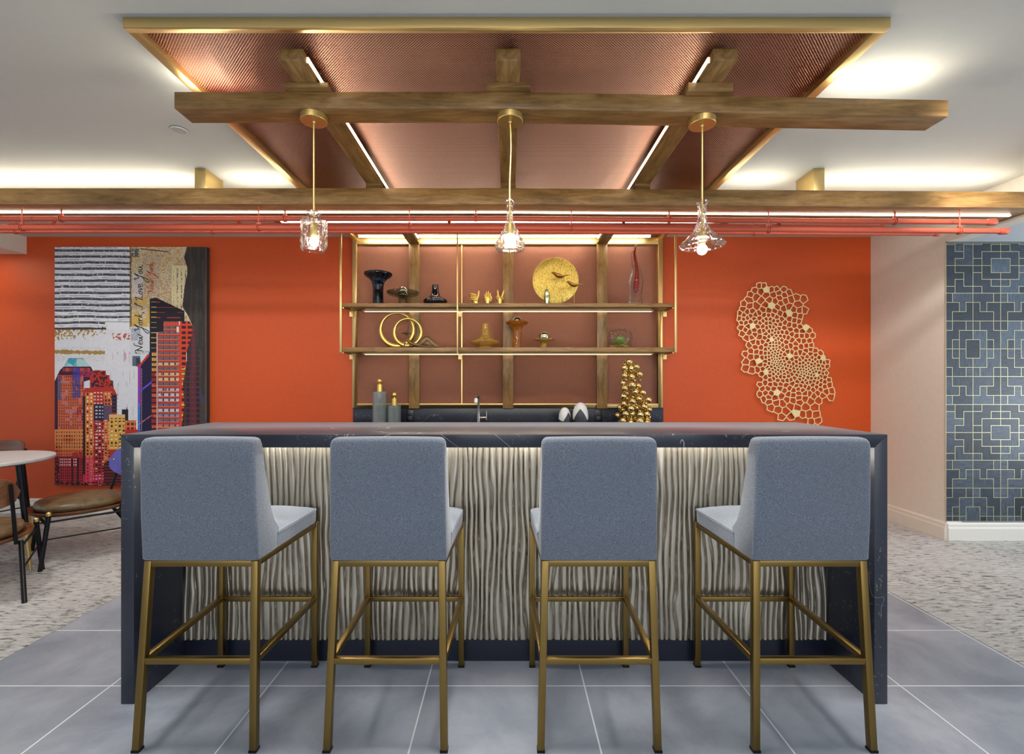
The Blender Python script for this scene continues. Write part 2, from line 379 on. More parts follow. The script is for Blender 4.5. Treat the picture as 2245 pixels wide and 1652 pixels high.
# ================= the room =================
ZC = 2.7055; YW = 4.651; XR = 3.555
struct(MB().box(-2.325, 2.325, -3, YW, -0.05, 0).build('floor', M['floor'], smooth=False))
for x0, x1, y0, y1 in ((-8, -2.325, -3, YW), (2.325, 8, -3, YW)):
    struct(MB().box(x0, x1, y0, y1, -0.05, 0.002).build('floor', M['carpet'], smooth=False))
struct(MB().box(-8, 8, -3, YW + 0.15, ZC, ZC + 0.1).build('ceiling', M['ceil'], smooth=False))
struct(MB().box(-8, XR, YW, YW + 0.15, 0, ZC).build('wall_back', M['red'], smooth=False))
ZS = 2.416; YT = 3.845
# peach wall on the right: full height at the back, a header above the lowered ceiling towards the front
struct(MB().prism([(YT, 0), (YW, 0), (YW, ZC), (-3, ZC), (-3, ZS), (YT, ZS)], 'x', XR, XR + 0.12).build('wall_right', M['peach'], smooth=False))
struct(MB().box(XR + 0.12, 8, -3, YT + 0.2, ZS, ZS + 0.05).build('ceiling_right', plain('cool_ceiling', C(206, 212, 218), 0.7, 0, 25, 0.01, 0), smooth=False))
struct(MB().box(XR + 0.12, 8, YT + 0.02, YT + 0.15, 0, ZS).build('wall_right', M['peach'], smooth=False))
# lowered ceiling box at the left
XS = -4.72; ZSL = H + 283 * YW / F
struct(MB().box(-8, XS, -3, YW, ZSL, ZC).build('ceiling_left', M['peach'], smooth=False))
def baseboard(name, poly_path, mat):   # skirting profile run along a path on the floor, z up; inward normal to the left
    m = MB(); prof = [(0, 0), (0.018, 0), (0.018, 0.095), (0.012, 0.108), (0.012, 0.128), (0.004, 0.140), (0, 0.142)]
    for (x0, y0), (x1, y1) in zip(poly_path[:-1], poly_path[1:]):
        d = Vector((x1 - x0, y1 - y0)).normalized(); nx, ny = d.y, -d.x
        vs_ = [(x + nx * a, y + ny * a, z + 0.002) for (x, y) in ((x0, y0), (x1, y1)) for a, z in prof]
        k = len(prof); m.add(vs_, [tuple(range(k)), tuple(range(k, 2 * k))[::-1]] + [(i, i + k, (i + 1) % k + k, (i + 1) % k) for i in range(k)])
    return struct(m.build(name, mat, smooth=False))
baseboard('baseboard_back', [(-8, YW), (XR, YW)], M['base'])
baseboard('baseboard_right', [(XR, YW - 0.02), (XR, YT)], M['peach'])
baseboard('baseboard_tiled', [(XR + 0.0, YT), (8, YT)], M['base'])

# ---- marquetry wall at the right ----
U = YT / F / 5.162
def gx_(z): return PX(2065 + z / 5.162, YT)
def gz_(z): return PZ(525 + z / 5.162, YT)
segs = []           # (kind, fixed, a, b) in pattern units
def hseg(y, a, b): segs.append(('h', round(y), round(min(a, b)), round(max(a, b))))
def vseg(x, a, b): segs.append(('v', round(x), round(min(a, b)), round(max(a, b))))
LIM = (45, 1450, 38, 3182)
def motif_a(cy):
    for cx in (663, 663 + 1250):
        for sx in (-1, 1):
            for sy in (-1, 1):
                X = lambda d: cx + sx * d
                Y = lambda d: cy + sy * d
                for d, a, b in ((108, 0, 80), (0, 80, 313), (212, 0, 158), (108, 158, 238), (208, 237, 313), (312, 0, 313)): vseg(X(d), Y(a), Y(b))
                for d, a, b in ((80, 0, 108), (0, 108, 313), (158, 0, 212), (238, 0, 108), (80, 212, 313), (237, 208, 312), (313, 0, 313)): hseg(Y(d), X(a), X(b))
    for cx, sx in ((351, -1), (975, 1), (351 + 1250, -1)):
        for sy in (-1, 1):
            X = lambda d: cx + sx * d
            Y = lambda d: cy + sy * d
            for d, a, b in ((204, 0, 80), (204, 156, 313), (105, 80, 237), (312, 0, 313)): vseg(X(d), Y(a), Y(b))
            for d, a, b in ((80, 105, 204), (156, 105, 204), (237, 0, 105), (235, 204, 312), (313, 0, 312), (0, 0, 312)): hseg(Y(d), X(a), X(b))
def motif_b(cy):
    for cx in (351, 975, 1599):
        for sx in (-1, 1):
            for sy in (-1, 1):
                X = lambda d: cx + sx * d
                Y = lambda d: cy + sy * d
                for d, a, b in ((79, 0, 105), (0, 105, 313), (155, 0, 210), (233, 0, 105), (79, 210, 313), (233, 210, 313), (312, 0, 313)): vseg(X(d), Y(a), Y(b))
                for d, a, b in ((105, 0, 79), (0, 79, 312), (210, 0, 155), (105, 155, 233), (210, 233, 312), (313, 0, 312)): hseg(Y(d), X(a), X(b))
def motif_c(y0, s):      # y0: the edge shared with the b row
    for cx in (351, 975, 1599):
        for sx in (-1, 1):
            X = lambda d: cx + sx * d
            Y = lambda d: y0 - s * d
            for d, a, b in ((233, 210, 313), (79, 105, 210), (155, 105, 210), (233, 0, 105), (0, 0, 313), (312, 0, 313)): vseg(X(d), Y(a), Y(b))
            for d, a, b in ((210, 0, 79), (210, 155, 312), (105, 79, 233), (0, 0, 312), (313, 0, 312)): hseg(Y(d), X(a), X(b))
motif_a(293); motif_c(920, 1); motif_b(1236); motif_c(1552, -1); motif_a(2182); motif_c(2810, 1); motif_b(3128)
cl = []
for k, c, a, b in segs:
    lo, hi = (LIM[2], LIM[3]) if k == 'v' else (LIM[0], LIM[1])
    a = max(a, lo); b = min(b, hi)
    f0, f1 = (LIM[0], LIM[1]) if k == 'v' else (LIM[2], LIM[3])
    if a < b and f0 - 1 <= c <= f1: cl.append((k, c, a, b))
cl = list(set(cl)) + [('v', 45, 38, 3182), ('h', 38, 45, 1450)]
snap = lambda vals: sorted(vals)
xs = sorted(set([c for k, c, a, b in cl if k == 'v'] + [v for k, c, a, b in cl if k == 'h' for v in (a, b)] + [45, 1450]))
ys = sorted(set([c for k, c, a, b in cl if k == 'h'] + [v for k, c, a, b in cl if k == 'v' for v in (a, b)] + [38, 3182]))
def merge(v):
    out = {}; last = None
    for q in v:
        if last is not None and q - last <= 6: out[q] = last
        else: out[q] = q; last = q
    return out
mx_, my_ = merge(xs), merge(ys)
cl = list({(k, (mx_ if k == 'v' else my_)[c], (my_ if k == 'v' else mx_)[a], (my_ if k == 'v' else mx_)[b]) for k, c, a, b in cl})
xs = sorted(set(mx_.values())); ys = sorted(set(my_.values())); xi = {v: i for i, v in enumerate(xs)}; yi = {v: i for i, v in enumerate(ys)}
NXc, NYc = len(xs) - 1, len(ys) - 1
wv = np.zeros((NXc + 1, NYc), bool); wh = np.zeros((NXc, NYc + 1), bool)
for k, c, a, b in cl:
    if k == 'v': wv[xi[c], yi[a]:yi[b]] = True
    else: wh[xi[a]:xi[b], yi[c]] = True
reg = -np.ones((NXc, NYc), int); nreg = 0
for i in range(NXc):
    for j in range(NYc):
        if reg[i, j] >= 0: continue
        st = [(i, j)]; reg[i, j] = nreg
        while st:
            a, b = st.pop()
            for na, nb, wall in ((a + 1, b, wv[a + 1, b] if a + 1 < NXc else True), (a - 1, b, wv[a, b]), (a, b + 1, wh[a, b + 1] if b + 1 < NYc else True), (a, b - 1, wh[a, b])):
                if 0 <= na < NXc and 0 <= nb < NYc and not wall and reg[na, nb] < 0: reg[na, nb] = nreg; st.append((na, nb))
        nreg += 1
m = MB(); fc = []; YT0 = YT; YT = YT - 0.004
rc = [(random.random(), random.choice((0.0, 0.0, 0.5, 0.5, 0.5, 1.0))) for _ in range(nreg)]
for i in range(NXc):
    for j in range(NYc):
        x0, x1, z0, z1 = gx_(xs[i]), gx_(xs[i + 1]), gz_(ys[j + 1]), gz_(ys[j])
        m.add([(x0, YT, z0), (x1, YT, z0), (x1, YT, z1), (x0, YT, z1)], [(0, 1, 2, 3)]); fc.append(rc[reg[i, j]])
XE = gx_(1450); ZB = gz_(3182)
m.box(gx_(45), XE, YT + 0.0005, YT + 0.003, ZB, ZS); fc += [(0.5, 0.5)] * 6
o = m.build('wall_right_marquetry', M['marq'], smooth=False, weld=False)
ca = o.data.color_attributes.new('Col', 'FLOAT_COLOR', 'CORNER'); arr = []
for p_ in o.data.polygons:
    r_, g_ = fc[p_.index]; arr += [r_, g_, 0, 1] * len(p_.vertices)
ca.data.foreach_set('color', arr); struct(o)
m = MB(); h_ = 2.3 * U
for k, c, a, b in cl:
    if k == 'v': m.box(gx_(c) - h_, gx_(c) + h_, YT - 0.0012, YT + 0.001, gz_(b) - h_, gz_(a) + h_)
    else: m.box(gx_(a) - h_, gx_(b) + h_, YT - 0.0011, YT + 0.001, gz_(c) - h_, gz_(c) + h_)
b_ = m.build('brass_inlay', plain('pale_brass_inlay', C(214, 206, 160), 0.35, 0.6, 20, 0.02, 0), o, smooth=False, weld=False)

YT = YT0
# sprinkler cover on the ceiling
t_ = thing('sprinkler_cover', 'small round white concealed sprinkler cover on the ceiling left of the beam', 'sprinkler', (-1.856, 2.675, ZC))
MB().lathe([(0.0001, -0.012), (0.036, -0.012), (0.0375, -0.0095)], (-1.856, 2.675, ZC), 36).build('plate', plain('cover_grey', C(176, 178, 178), 0.5, 0, 30, 0.02, 0), t_)
MB().lathe([(0.0375, -0.0125), (0.041, -0.0125), (0.042, -0.009), (0.0375, -0.009)], (-1.856, 2.675, ZC), 36, closed=True).build('rim', M['white'], t_)
MB().lathe([(0.02, -0.009), (0.02, 0)], (-1.856, 2.675, ZC), 24).build('stem', M['black'], t_)
# recessed light in the lowered ceiling at the left
XL, YL = -5.02, 4.30
t_ = thing('recessed_light', 'round recessed downlight in the lowered ceiling at the far left', 'light', (XL, YL, ZSL))
MB().lathe([(0.06, -0.004), (0.075, -0.004), (0.075, 0.0), (0.06, 0.0)], (XL, YL, ZSL), 32, closed=True).build('trim_ring', M['white'], t_)
MB().lathe([(0.0001, -0.002), (0.059, -0.002), (0.059, 0.0)], (XL, YL, ZSL), 32).build('lens', M['bulb'], t_)
spot('recessed_light_beam', (XL, YL - 0.1, ZSL - 0.02), (XL, YL + 0.2, 0.3), 9, 1.6, 1.0)

# ================= ceiling panel running down the back wall =================
def panel():
    t = thing('mesh_panel', 'brass framed copper mesh panel over the bar, folding down the red wall', 'wall panel', (0, 3.2, ZC))
    zb = H + 1.394; x0, x1, y0 = -1.511, 1.500, 1.859; zw0 = H - 0.236
    fw = 0.044; yb = 4.600
    m = MB()
    m.box(x0, x1, y0, y0 + 0.03, zb, ZC)
    m.box(x0, x0 + fw, y0 + 0.03, YW, zb, ZC); m.box(x1 - fw, x1, y0 + 0.03, YW, zb, ZC)
    m.build('ceiling_frame', M['brass_x'], t, bevel=0.0015)
    m = MB()
    m.box(x0, x0 + fw, yb, YW, zw0, zb); m.box(x1 - fw, x1, yb, YW, zw0, zb)
    m.box(x0 + fw, x1 - fw, yb, YW, zw0, zw0 + 0.04)
    m.box(x0 + fw, x1 - fw, yb, YW, H + 1.349, zb + 0.03)
    m.build('wall_frame', M['brass_z'], t, bevel=0.0015)
    MB().box(x0 + fw, x1 - fw, y0 + 0.03, YW, ZC - 0.004, ZC).build('ceiling_backing', M['redback'], t, smooth=False)
    MB().box(x0 + fw, x1 - fw, YW - 0.004, YW, zw0, ZC).build('wall_backing', M['redback'], t, smooth=False)
    zm = ZC - 0.016
    MB().add([(x0 + fw, y0 + 0.03, zm), (x1 - fw, y0 + 0.03, zm), (x1 - fw, yb + 0.03, zm), (x0 + fw, yb + 0.03, zm)], [(0, 3, 2, 1)]).build('ceiling_mesh', M['mesh_xy'], t, smooth=False)
    ym = YW - 0.022
    MB().add([(x0 + fw, ym, zw0 + 0.03), (x1 - fw, ym, zw0 + 0.03), (x1 - fw, ym, H + 1.36), (x0 + fw, ym, H + 1.36)], [(0, 1, 2, 3)]).build('wall_mesh', M['mesh_xz'], t, smooth=False)
    MB().box(-0.457, -0.445, ym - 0.012, ym - 0.001, zw0 + 0.03, H + 1.35).build('seam_strip', M['brass_z'], t)
    MB().box(-1.42, 1.35, 4.50, 4.52, zm - 0.030, zm - 0.012).build('led_strip', M['led_top'], t, smooth=False)
    MB().box(-1.43, 1.36, 4.495, 4.525, zm - 0.012, zm).build('led_channel', M['brass_x'], t)
panel()
# L-shaped timber ribs: along the ceiling and down the wall
def rib(xc, led_side, label):
    t = thing('timber_rib', label, 'beam', (xc, 3.3, H + 1.3516), 'stained ribs under the mesh ceiling')
    w2 = 0.051; zb = H + 1.3516; zt = H + 1.402; yf = 1.987
    MB().box(xc - w2, xc + w2, yf, 4.594, zb, zt).build('ceiling_rail', M['wood_y'], t, bevel=0.002)
    MB().box(xc - w2, xc + w2, 4.594, 4.626, H - 0.243, zt).build('wall_post', M['wood_z'], t, bevel=0.002)
    for y in (2.15, 3.0, 3.85): MB().box(xc - 0.025, xc + 0.025, y, y + 0.06, zt, ZC - 0.016).build('standoff', M['black'], t)
    if led_side:
        xx = xc + led_side * w2
        for a, b in ((2.03, 4.50),):
            q = sorted((xx, xx + led_side * 0.006))
            MB().box(q[0], q[1], a, b, zb + 0.012, zb + 0.036).build('led_strip', M['led'], t, smooth=False)
            q = sorted((xx, xx + led_side * 0.010))
            MB().box(q[0], q[1], a - 0.01, b + 0.01, zb + 0.008, zb + 0.012).build('led_channel', M['brass_y'], t); MB().box(q[0], q[1], a - 0.01, b + 0.01, zb + 0.036, zb + 0.040).build('led_channel', M['brass_y'], t)
rib(-0.911, 1, 'left stained timber rib with a light strip on its inner side, bent down the wall')
rib(0.0, 0, 'middle stained timber rib without any light strip, bent down the wall')
rib(0.911, -1, 'right stained timber rib with a light strip on its inner side, bent down the wall')

# long cross beams
def xbeam(label, x0, x1, y0, y1, zb, zt, droop, plates, leds_up, led_dn=None, lw=0.008):
    t = thing('cross_beam', label, 'beam', ((x0 + x1) / 2, (y0 + y1) / 2, zb))
    D = lambda x: -droop * max(0, x)
    xsn = sorted(set([x0, x1] + [x for x in (0.0,) if x0 < x < x1])); 
    m = MB()
    for a, b in zip(xsn[:-1], xsn[1:]):
        m.hexa([(a, y0, zb + D(a)), (b, y0, zb + D(b)), (b, y1, zb + D(b)), (a, y1, zb + D(a)), (a, y0, zt + D(a)), (b, y0, zt + D(b)), (b, y1, zt + D(b)), (a, y1, zt + D(a))])
    # drop the shared inner faces so that it stays one timber
    keep = [f for f in m.f if not (len(set(round(m.v[i][0], 5) for i in f)) == 1 and x0 + 1e-4 < m.v[f[0]][0] < x1 - 1e-4)]
    m.f = keep
    m.build('timber', M['wood_x'], t, bevel=0.0025)
    for px0, px1, py0, py1, pz0, pz1 in plates:
        MB().box(px0, px1, py0, py1, pz0, pz1).build('packing_plate', M['wood_x'], t, bevel=0.002)
    for a, b, y in leds_up:
        e = .018 if b < -1.2 and a > -1.6 and y < 3 else 0.0; MB().hexa([(a, y - .012 - e, zt + D(a)), (b, y - .012 - e, zt + D(b)), (b, y + .012 + e, zt + D(b)), (a, y + .012 + e, zt + D(a)), (a, y - .012 - e, zt + D(a) + .008), (b, y - .012 - e, zt + D(b) + .008), (b, y + .012 + e, zt + D(b) + .008), (a, y + .012 + e, zt + D(a) + .008)]).build('uplight_strip', M['led_up'], t, smooth=False)
    if led_dn:
        a, b, y = led_dn; xsn = [a] + ([0.0] if a < 0 < b else []) + [b]; m = MB()
        for p, q in zip(xsn[:-1], xsn[1:]):
            m.hexa([(p, y - lw, zb + D(p) - .004), (q, y - lw, zb + D(q) - .004), (q, y + lw, zb + D(q) - .004), (p, y + lw, zb + D(p) - .004), (p, y - lw, zb + D(p)), (q, y - lw, zb + D(q)), (q, y + lw, zb + D(q)), (p, y + lw, zb + D(p))])
        m.build('downlight_strip', M['led_dn'], t, smooth=False)
    return t
zr = H + 1.3516
t = xbeam('nearest long cross beam carrying the three glass pendants', -1.525, 2.01, 2.166, 2.289, H + 1.2546, H + 1.331, 0.0187,
      [(x - 0.102, x + 0.102, 2.130, 2.325, H + 1.331 - (0.02 if x > 0.5 else 0.0), zr) for x in (-0.911, 0.0, 0.911)],
      [(1.52, 1.97, 2.23), (-1.515, -1.30, 2.23)])
t = xbeam('middle cross beam that spans the whole photo above the red pipes', -6.2, XR - 0.002, 3.150, 3.425, H + 1.190, H + 1.296, 0.007,
      [(x - 0.051, x + 0.051, 3.209, 3.36, H + 1.292, zr) for x in (-0.911, 0.0, 0.911)],
      [(-6.0, -2.15, 3.33), (-1.98, -1.53, 3.33), (1.53, 1.96, 3.33), (2.13, 3.45, 3.33)], (-6.0, 3.49, 3.30))
t = xbeam('farthest and shortest cross beam close to the red back wall', -1.82, 1.73, 3.60, 3.93, H + 1.2546, H + 1.335, 0.0,
      [(x - 0.051, x + 0.051, 3.66, 3.86, H + 1.335, zr) for x in (-0.911, 0.0, 0.911)], [], (-1.76, 1.66, 3.68), 0.018)
for x0, x1, lb in ((-2.095, -2.022, 'brass block hanging the middle beam from the ceiling, left one'), (2.042, 2.115, 'brass block hanging the middle beam from the ceiling, right one')):
    tag(MB().box(x0, x1, 3.170, 3.365, H + 1.296 - 0.015 * (x0 > 0), ZC).build('beam_hanger', M['brass_z'], bevel=0.001), lb, 'bracket')

# ================= coral pipes =================
def pipe(label, Y, z, r, xl, xr, clamps, ztop, rod=0.004, droop=0.0, cap_l=True):
    t = thing('painted_pipe', label, 'pipe', ((max(xl, -5) + xr) / 2, Y, z), 'coral pipes hung under the beams')
    D = lambda x: -droop * max(0, x)
    pts = [(xl, Y, z), (0, Y, z), (xr, Y, z + D(xr))]
    MB().tube(pts, r, 24).build('pipe_body', M['pipe'], t)
    for x, s in ((xr, -1),) + (((xl, 1),) if cap_l else ()):
        a = 0.045 if r > .014 else 0.035
        MB().tube([(x + s * a, Y, z + D(x)), (x + s * a * .85, Y, z + D(x)), (x - s * 0.006, Y, z + D(x)), (x - s * 0.014, Y, z + D(x))], [r * 1.05, r * 1.28, r * 1.28, r * 1.0], 24).build('end_cap', M['pipe'], t, ang=50)
    for x in clamps:
        zz = z + D(x)
        c = MB().torus((x, Y, zz), r + 0.003, 0.0035, 'x', 28, 8).torus((x + 0.012, Y, zz), r + 0.003, 0.003, 'x', 28, 8)
        c.box(x - 0.006, x + 0.018, Y - 0.006, Y + 0.006, zz + r, zz + r + 0.016)
        c = c.build('clamp', M['pipe'], t)
        MB().tube([(x + .006, Y, zz + r + 0.01), (x + .006, Y, ztop)], rod, 10).build('hanger_rod', M['pipe'], c)
zb2 = H + 1.190
pipe('upper front coral pipe, just under the light strip of the middle beam', 3.27, H + 1.134, 0.0172, -6, 3.349, (-3.085, -1.544, -0.228, 1.104, 2.66), zb2, 0.005, 0.007, False)
pipe('lowest front coral pipe, the one reaching furthest right', 3.19, H + 1.0466, 0.0178, -6, 3.346, (-3.275, -1.684, -0.67, 0.42, 1.745, 3.03), zb2, 0.004, 0.007, False)
pipe('thin bright coral pipe whose left end shows near the photo edge', 3.62, H + 1.212, 0.0105, -3.80, 2.87, (-3.47, -2.06, -0.455, 0.874, 2.06), H + 1.2546, 0.003, 0.004)
pipe('thin coral pipe lowest at the back, ending above the peach wall', 3.52, H + 1.125, 0.0125, -6, 3.19, (-3.66, -2.2, 1.817), H + 1.2, 0.003, 0.006, False)
# ================= bar island =================
BX0, BX1, BY0, BY1 = -1.534, 1.503, 1.879, 2.476; ZT = H - 112 * BY0 / F; TH = 0.052
def bar():
    t = thing('bar_island', 'dark stone waterfall bar island with a wavy metallic front', 'bar counter', (0, 2.18, 0))
    MB().prism([(BX0, 0), (BX0 + TH, 0), (BX0 + TH, ZT - TH), (BX0 + .026, ZT - .026), (BX0, ZT)], 'y', BY0, BY1)
    m = MB(); m.v = []; 
    # mitred slabs: end panels and top
    poly = lambda pts: MB().prism(pts, 'x', BY0, BY1)
    def yprism(pts):
        q = MB(); n = len(pts)
        q.add([(x, BY0, z) for x, z in pts] + [(x, BY1, z) for x, z in pts], [tuple(range(n)), tuple(range(n, 2 * n))[::-1]] + [(i, n + i, n + (i + 1) % n, (i + 1) % n) for i in range(n)])
        return q
    yprism([(BX0, ZT), (BX1, ZT), (BX1 - TH, ZT - TH), (BX0 + TH, ZT - TH)]).build('countertop', M['stone'], t, bevel=0.0015)
    yprism([(BX0, 0), (BX0 + TH, 0), (BX0 + TH, ZT - TH), (BX0, ZT)]).build('end_panel', M['stone'], t, bevel=0.0015)
    yprism([(BX1, 0), (BX1 - TH, 0), (BX1 - TH, ZT - TH), (BX1, ZT)]).build('end_panel', M['stone'], t, bevel=0.0015)
    x0, x1 = BX0 + TH, BX1 - TH
    MB().box(x0, x1, 2.185, BY1 - 0.03, 0.0, ZT - TH).build('cabinet_body', M['black'], t, smooth=False)
    MB().box(x0, x1, 2.172, 2.185, 0.0, 0.098).build('toe_kick', plain('navy_laminate', C(22, 27, 42), 0.35, 0, 20, 0.03, 0), t)
    nx, nz = 1900, 72; zb, zt = 0.099, ZT - TH - 0.001; vs_ = []
    for j in range(nz + 1):
        z = zb + (zt - zb) * j / nz
        for i in range(nx + 1):
            x = x0 + (x1 - x0) * i / nx
            a = noise.noise(Vector((x * 12.0, z * 3.4, 0.3))); b = noise.noise(Vector((x * 38.0, z * 6.5, 7.7)))
            ph = x / 0.0265 + 0.65 * a + 0.27 * b
            f_ = ph - math.floor(ph); c = abs(2 * f_ - 1)
            hh = (1 - c ** 4.5) * 0.8 + 0.2 * (1 - c * c)
            amp = 0.019 * (0.75 + 0.35 * noise.noise(Vector((x * 14, z * 5, 3.1))))
            vs_.append((x, 2.180 - hh * amp, z))
    fs = [(j * (nx + 1) + i, j * (nx + 1) + i + 1, (j + 1) * (nx + 1) + i + 1, (j + 1) * (nx + 1) + i) for j in range(nz) for i in range(nx)]
    MB().add(vs_, fs).build('wave_panel', M['wave'], t, ang=80, weld=False)
    MB().box(x0 + 0.03, x1 - 0.03, 2.128, 2.138, ZT - TH - 0.006, ZT - TH).build('led_strip', M['led_bar'], t, smooth=False)
bar()

# ================= bar stools =================
def stool():
    t = thing('bar_stool', 'x', 'bar stool', (0, 0, 0), 'bar stools along the bar')
    br = M['bronze']
    YR, YF = 0.02, 0.485     # leg lines (stool local: rear of back at y=0)
    hwR, hwF = 0.187, 0.210
    zt = 0.648
    feet = {('r', -1): (-0.205, -0.006), ('r', 1): (0.199, -0.006), ('f', -1): (-0.210, YF), ('f', 1): (0.210, YF)}
    tops = {('r', -1): (-hwR, YR + 0.008), ('r', 1): (hwR, YR + 0.008), ('f', -1): (-hwF, YF), ('f', 1): (hwF, YF)}
    for k in feet:
        fx, fy = feet[k]; tx, ty = tops[k]; h = 0.0125
        m = MB().hexa([(fx - h, fy - h, 0.006), (fx + h, fy - h, 0.006), (fx + h, fy + h, 0.006), (fx - h, fy + h, 0.006), (tx - h, ty - h, zt), (tx + h, ty - h, zt), (tx + h, ty + h, zt), (tx - h, ty + h, zt)])
        lg = m.build('leg', br, t, bevel=0.003)
        MB().box(fx - h - .001, fx + h + .001, fy - h - .001, fy + h + .001, 0, 0.008).build('foot_cap', M['black'], lg)
    at = lambda k, z: tuple((feet[k][i] + (tops[k][i] - feet[k][i]) * z / zt) for i in (0, 1)) + (z,)
    zf = 0.304
    R0, R1, F0, F1 = at(('r', -1), zf), at(('r', 1), zf), at(('f', -1), zf), at(('f', 1), zf)
    for a, b in ((R0, R1), (F0, F1), (R0, F0), (R1, F1)): MB().bar(a, b, 0.022).build('footrest_bar', br, t, bevel=0.003)
    T = {k: tops[k] + (zt - 0.011,) for k in tops}
    m = MB()
    for a, b in ((('r', -1), ('r', 1)), (('f', -1), ('f', 1)), (('r', -1), ('f', -1)), (('r', 1), ('f', 1))):
        MB().bar(T[a], T[b], 0.022).build('seat_rail', br, t, bevel=0.003)
    # seat cushion: crowned top, wider at the front
    N = 16; zb = 0.650
    vs_ = []; fs = []
    y0, y1 = 0.15, 0.502
    w = lambda y: 0.199 + (0.220 - 0.199) * (y / 0.5)
    for j in range(N + 1):
        v = j / N; y = y0 + (y1 - y0) * v
        for i in range(N + 1):
            u = i / N * 2 - 1; vv = v * 2 - 1
            crown = 0.026 * (1 - abs(u) ** 3.0) * (1 - max(0, vv) ** 4)
            z = 0.712 + crown - 0.003 * max(0, vv) ** 6
            e = 0.004 * (max(abs(u), max(0, vv)) ** 14)
            rc_ = 1 - 0.07 * max(0.0, (v - .86) / .14) ** 2.2
            vs_.append((u * rc_ * (w(y) - 0.0005), y, z - e))
    n1 = N + 1
    fs = [(j * n1 + i, j * n1 + i + 1, (j + 1) * n1 + i + 1, (j + 1) * n1 + i) for j in range(N) for i in range(N)]
    # sides
    ring = [i for i in range(n1)] + [j * n1 + N for j in range(1, n1)] + [N * n1 + i for i in range(N - 1, -1, -1)] + [j * n1 for j in range(N - 1, 0, -1)]
    base = len(vs_)
    for k in ring: x, y, z = vs_[k]; vs_.append((x * 1.003, y + (0.004 if y > y1 - 1e-4 else 0), 0.700))
    b2 = len(vs_)
    for k in ring: x, y, z = vs_[k]; vs_.append((x * 0.995, y, zb))
    L = len(ring)
    for k in range(L):
        q = (k + 1) % L
        fs.append((ring[k], base + k, base + q, ring[q])); fs.append((base + k, b2 + k, b2 + q, base + q))
    fs.append(tuple(b2 + k for k in range(L)))
    st = MB().add(vs_, fs).build('seat', M['fabric'], t, ang=60)
    # piping seam round the seat edge
    pts = [(vs_[q][0] * 1.006, vs_[q][1] + (.0035 if vs_[q][1] > .47 else 0), .702) for q in [j * n1 for j in range(n1)] + [N * n1 + i for i in range(1, N)] + [j * n1 + N for j in range(N, -1, -1)]]
    MB().tube(pts, 0.0018, 6).build('seam', M['fabric'], st)
    # back with wings running down to the seat
    prof = [(0.016, 0.650), (0.008, 0.656), (0.0, 0.80), (-0.006, 1.0), (-0.006, 1.064), (-0.003, 1.073), (0.004, 1.0785), (0.014, 1.080), (0.036, 1.080), (0.046, 1.077), (0.052, 1.068), (0.060, 1.03), (0.074, 0.96), (0.092, 0.88), (0.112, 0.81), (0.136, 0.76), (0.172, 0.722), (0.172, 0.650)]
    m = MB(); n = len(prof)
    UL = (-1, -.992, -.97, -.935, -.89, -.7, -.35, 0, .35, .7, .89, .935, .97, .992, 1); NXb = len(UL) - 1; vs_ = []; fs = []
    for i in range(NXb + 1):
        u = UL[i]; q_ = max(0.0, (abs(u) - .89) / .11); dz_ = 0.022 * (1 - math.sqrt(max(0.0, 1 - q_ * q_)))
        in_ = 0.010 * (1 - math.sqrt(max(0.0, 1 - max(0.0, (abs(u) - .93) / .07) ** 2)))
        for y, z in prof:
            bow = 0.004 * (1 - u * u) if y < 0.02 else 0
            y = y + in_ if y < 0.02 and z < 1.079 else y - in_
            vs_.append((u * (0.2 + 0.0035 * (1 if z < 0.9 else 0)), y - bow, z + (0.003 * (1 - u * u) - dz_ if z > 1.06 else 0)))
    for i in range(NXb):
        for k in range(n): q = (k + 1) % n; fs.append((i * n + k, i * n + q, (i + 1) * n + q, (i + 1) * n + k))
    fs += [tuple(range(n))[::-1], tuple(range(NXb * n, NXb * n + n))]
    MB().add(vs_, fs).build('backrest', M['fabric'], t, ang=80)
    return t
s0 = stool()
for i, (x, lb) in enumerate(((-1.078, 'leftmost of the four blue-grey bar stools, its right side and seat visible'),
                             (-0.420, 'second bar stool from the left, seen almost squarely from behind'),
                             (0.318, 'third bar stool from the left, just right of the middle of the bar'),
                             (1.060, 'rightmost of the four blue-grey bar stools, its left side and seat visible'))):
    o = s0 if i == 0 else copy_tree(s0)
    o.location = (x, 1.648, 0); o['label'] = lb

